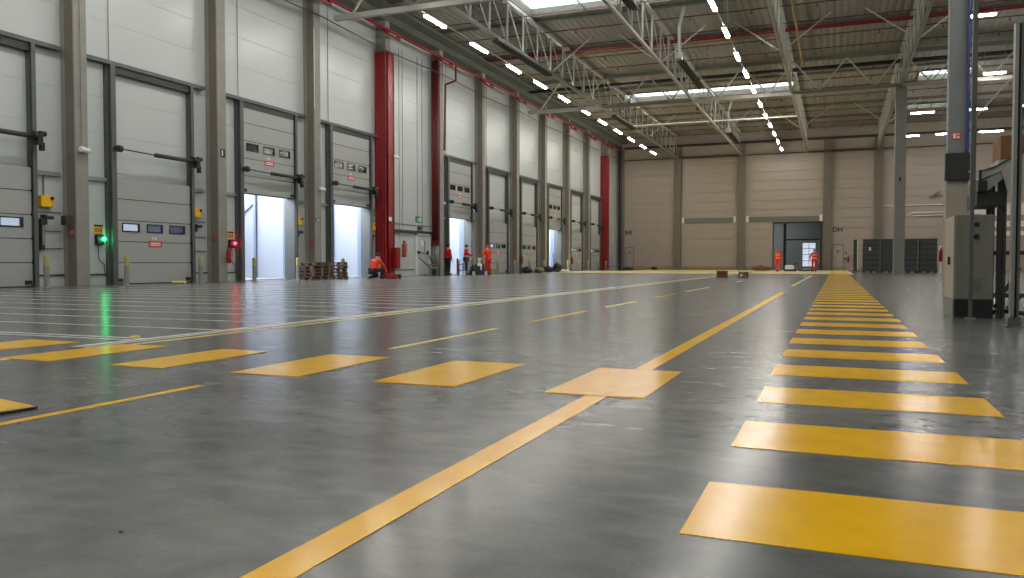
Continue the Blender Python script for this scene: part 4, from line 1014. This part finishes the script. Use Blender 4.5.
def bucket(x, y, lab, m='white', s=1.):
    t = thing('paint_bucket', lab, 'bucket', (x, y, 0), 'paint buckets')
    MB().lathe((x, y, 0), [(.12 * s, 0), (.145 * s, .3 * s), (.155 * s, .3 * s), (.155 * s, .33 * s), (.13 * s, .33 * s), (.12 * s, .27 * s), (0, .27 * s)], 14).build('pail', m, t)
    MB().path([(x - .15 * s, y, .28 * s), (x - .1 * s, y - .08, .16 * s), (x + .1 * s, y - .08, .16 * s), (x + .15 * s, y, .28 * s)], .008, 5).build('handle', 'steel_mid', t)
bucket(-19.6, 41.6, 'white bucket before the black haired person', s=.7); bucket(-19.0, 41.6, 'white bucket before the marking machines', s=.6); bucket(-18.6, 42.4, 'white bucket at the feet of the orange clad person', s=.6)
bucket(-20.3, 46.0, 'tan bucket in front of the sixth dock door', 'masking'); bucket(-20.0, 46.4, 'yellow bucket in front of the sixth dock door', 'bollard_y')
carton(-20.6, -20.1, 46.9, 47.4, 0, .3, 'tan carton before the column after the sixth dock door', 'masking')
t = thing('steel_frame_trolley', 'thin dark post and rail trolley left of the black haired person', 'trolley', (-20.2, 42.0, 0))
MB().bar((-20.1, 41.75, 0), (-20.1, 41.75, .95), .07).build('post', 'maroon', t); MB().bar((-20.1, 41.75, .6), (-20.0, 42.3, .6), .04).bar((-20.1, 41.75, .25), (-20.0, 42.3, .25), .04).bar((-20.0, 42.3, 0), (-20.0, 42.3, .7), .05).build('rail', 'charcoal', t)
def heap(x, y, r, lab, m, seed, sq=(1, 1, .6), cat='bag', name='work_bag'):
    t = thing(name, lab, cat, (x, y, 0), None)
    MB().blob((x, y, r * sq[2] * .75), r, 12, seed, sq).build('sack', m, t, smooth=True)
    MB().path([(x - r * .4, y, r * sq[2] * 1.5), (x, y - .05, r * sq[2] * 2.0), (x + r * .4, y, r * sq[2] * 1.5)], .02, 6).build('strap', 'black', t)
heap(-19.8, 52.2, .38, 'black bag heap before the column after the sixth dock door', 'black', 3)
heap(-19.4, 53.2, .22, 'low black bag beside the larger black heap', 'charcoal', 8)
heap(-19.8, 54.6, .36, 'crumpled pale sack in front of the seventh dock door', 'masking', 4)
heap(-19.8, 56.7, .42, 'black bag in front of the column before the eighth dock door', 'black', 5)
heap(-19.8, 58.7, .34, 'upright black bag inside the glow of the eighth dock door', 'black', 6, (1, 1, 1.1))
heap(-19.4, 57.7, .22, 'grey bag between the two black bags by the eighth dock door', 'steel_dark', 9)
heap(-19.4, 59.3, .34, 'flat white sack before the eighth dock door', 'cream', 11, (1.2, 1.2, .3))
t = thing('broom', 'broom leaning upright by the eighth dock door', 'broom', (-20.2, 59.6, 0)); MB().cyl((-20.2, 59.3, .1), (-20.4, 59.4, 1.5), .03, n=6).build('handle', 'card_dark', t); bx(-20.35, -20.05, 59.2, 59.35, 0, .12).build('brush_head', 'black', t)
# two cartons out on the floor
t = thing('carton', 'brown carton alone on the floor, the one closer to the loading wall', 'box', (-4.95, 38.9, 0), 'cartons on the open floor')
bx(-5.19, -4.73, 38.7, 39.15, 0, .31).build('carton', 'card_dark', t, bevel=.01); bx(-5.0, -4.8, 38.69, 38.70, .12, .27).build('print', 'maroon', t); bx(-5.19, -4.73, 38.9, 38.95, .31, .312).build('tape', 'masking', t)
t = thing('carton', 'open brown carton with a white patch, closer to the lane line', 'box', (-3.9, 38.0, 0), 'cartons on the open floor')
b = MB().box(-4.1, -3.7, 37.85, 37.87, 0, .27).box(-4.1, -3.7, 38.18, 38.2, 0, .27).box(-4.1, -4.08, 37.85, 38.2, 0, .27).box(-3.72, -3.7, 37.85, 38.2, 0, .27).box(-4.1, -3.7, 37.85, 38.2, 0, .02)
b.bar((-3.7, 38.0, .27), (-3.52, 38.0, .25), .35, .01).bar((-4.1, 38.02, .27), (-4.12, 38.02, .3), .35, .01); b.build('carton', 'pallet', t); bx(-4.03, -3.93, 37.845, 37.85, .06, .18).build('patch', 'white', t)
# things before the back wall
t = thing('floor_scrubber', 'small white machine with black base on the floor before the gateway', 'machine', (-3.55, 70, 0))
bx(-3.9, -3.2, 70, 70.5, .12, .5).build('hood', 'white', t, bevel=.08); bx(-3.95, -3.0, 69.95, 70.55, 0, .16).build('base', 'black', t, bevel=.03); MB().cyl((-3.3, 70.2, .5), (-2.95, 70.2, .7), .04, n=6).build('handle', 'charcoal', t)
heap(-6.3, 76, .55, 'dark bag on the floor before the back wall near the orange clad walker', 'card_dark', 12, (1.6, .8, .45))
heap(-18.6, 76, .4, 'dark bag before the small door by the corner', 'charcoal', 13, (1.5, .8, .4))
heap(-16.6, 79, .35, 'small black bag before the back wall near the corner', 'black', 15, (1, .8, .5))
t = thing('cable_reel', 'flat dark hose coil on the floor past the small white machine', 'hose', (-2.6, 71.3, 0)); MB().path([(-2.9, 71.2, .08), (-2.4, 71.3, .05), (-2.0, 71.1, .09), (-1.7, 71.4, .06)], .06, 6).build('coil', 'charcoal', t)
heap(-2.2, 72.6, .3, 'crumpled tan paper before the gateway', 'masking', 17, (1.4, 1, .4), 'paper', 'crumpled_paper')
# litter and stencil sheet
def crumple(x, y, r, lab, m, sd):
    t = MB(); rnd = random.Random(sd)
    for i in range(5): t.blob((x + rnd.uniform(-r, r), y + rnd.uniform(-r, r), r * .25), r * .42, 8, sd + i, (1.2, 1, .45))
    o = t.build('crumpled_paper', m, loc=(x, y, 0)); tag(o, lab, 'litter')
crumple(-20.0, 20.55, .22, 'crumpled yellow tape ball in front of the second dock door', 'yellow_worn', 30)
crumple(-5.93, 5.55, .045, 'tiny crumpled pale paper at the corner of the white lanes', 'yellow_worn', 41)
t = thing('stencil_sheet', 'yellow sprayed sheet with a dark edge cut by the picture edge', 'sheet', (-3.9, 2.6, 0))
MB().prism([(-3.45, 2.66), (-3.44, 2.63), (-3.46, 2.47), (-4.3, 2.0), (-4.6, 2.75), (-3.8, 2.74)], 'z', .001, .012).build('sheet', 'black', t)
MB().prism([(-3.47, 2.655), (-3.46, 2.63), (-3.48, 2.475), (-4.3, 2.02), (-4.58, 2.73), (-3.8, 2.73)], 'z', .012, .014).build('paint_layer', 'yellow', t)
for x, y, s in ((-1.43, 2.67, .006), (-1.67, 1.51, .006), (.22, 4.05, .006), (-.62, 3.2, .006)):
    o = MB().blob((x, y, .002), s, 6, int(x * 100), (1.5, 1, .4)).build('dirt_crumb', 'black', loc=(x, y, 0)); tag(o, 'tiny dark crumb of dirt on the bare floor near the lane line', 'dirt', 'dirt crumbs')

# ------------------------------------------------------------------ world, camera, view
w = bpy.data.worlds.new('World'); sc.world = w; w.use_nodes = True
bg = w.node_tree.nodes['Background']; bg.inputs['Color'].default_value = (.93, .965, 1.0, 1); bg.inputs['Strength'].default_value = 6.0
cam = bpy.data.cameras.new('Camera'); co = bpy.data.objects.new('Camera', cam); COL.objects.link(co); sc.camera = co
F, VX, VY = 808., 836., 263.
pitch = math.atan((289 - VY) / F); yaw = math.atan((VX - 512) * math.cos(pitch) / F)
co.location = (0, 0, .68); co.rotation_euler = (PI / 2 - pitch, 0, yaw)
cam.sensor_width = 36; cam.lens = F / 1024 * 36; cam.clip_end = 300; cam.clip_start = .05
sc.view_settings.view_transform = 'Standard'; sc.view_settings.look = 'None'; sc.view_settings.gamma = 1; sc.view_settings.exposure = 1.4
sc.view_settings.use_curve_mapping = False
sc.cycles.use_denoising = True
sc.cycles.max_bounces = 8; sc.cycles.diffuse_bounces = 4; sc.cycles.glossy_bounces = 4; sc.cycles.transparent_max_bounces = 8
sc.cycles.sample_clamp_indirect = 6
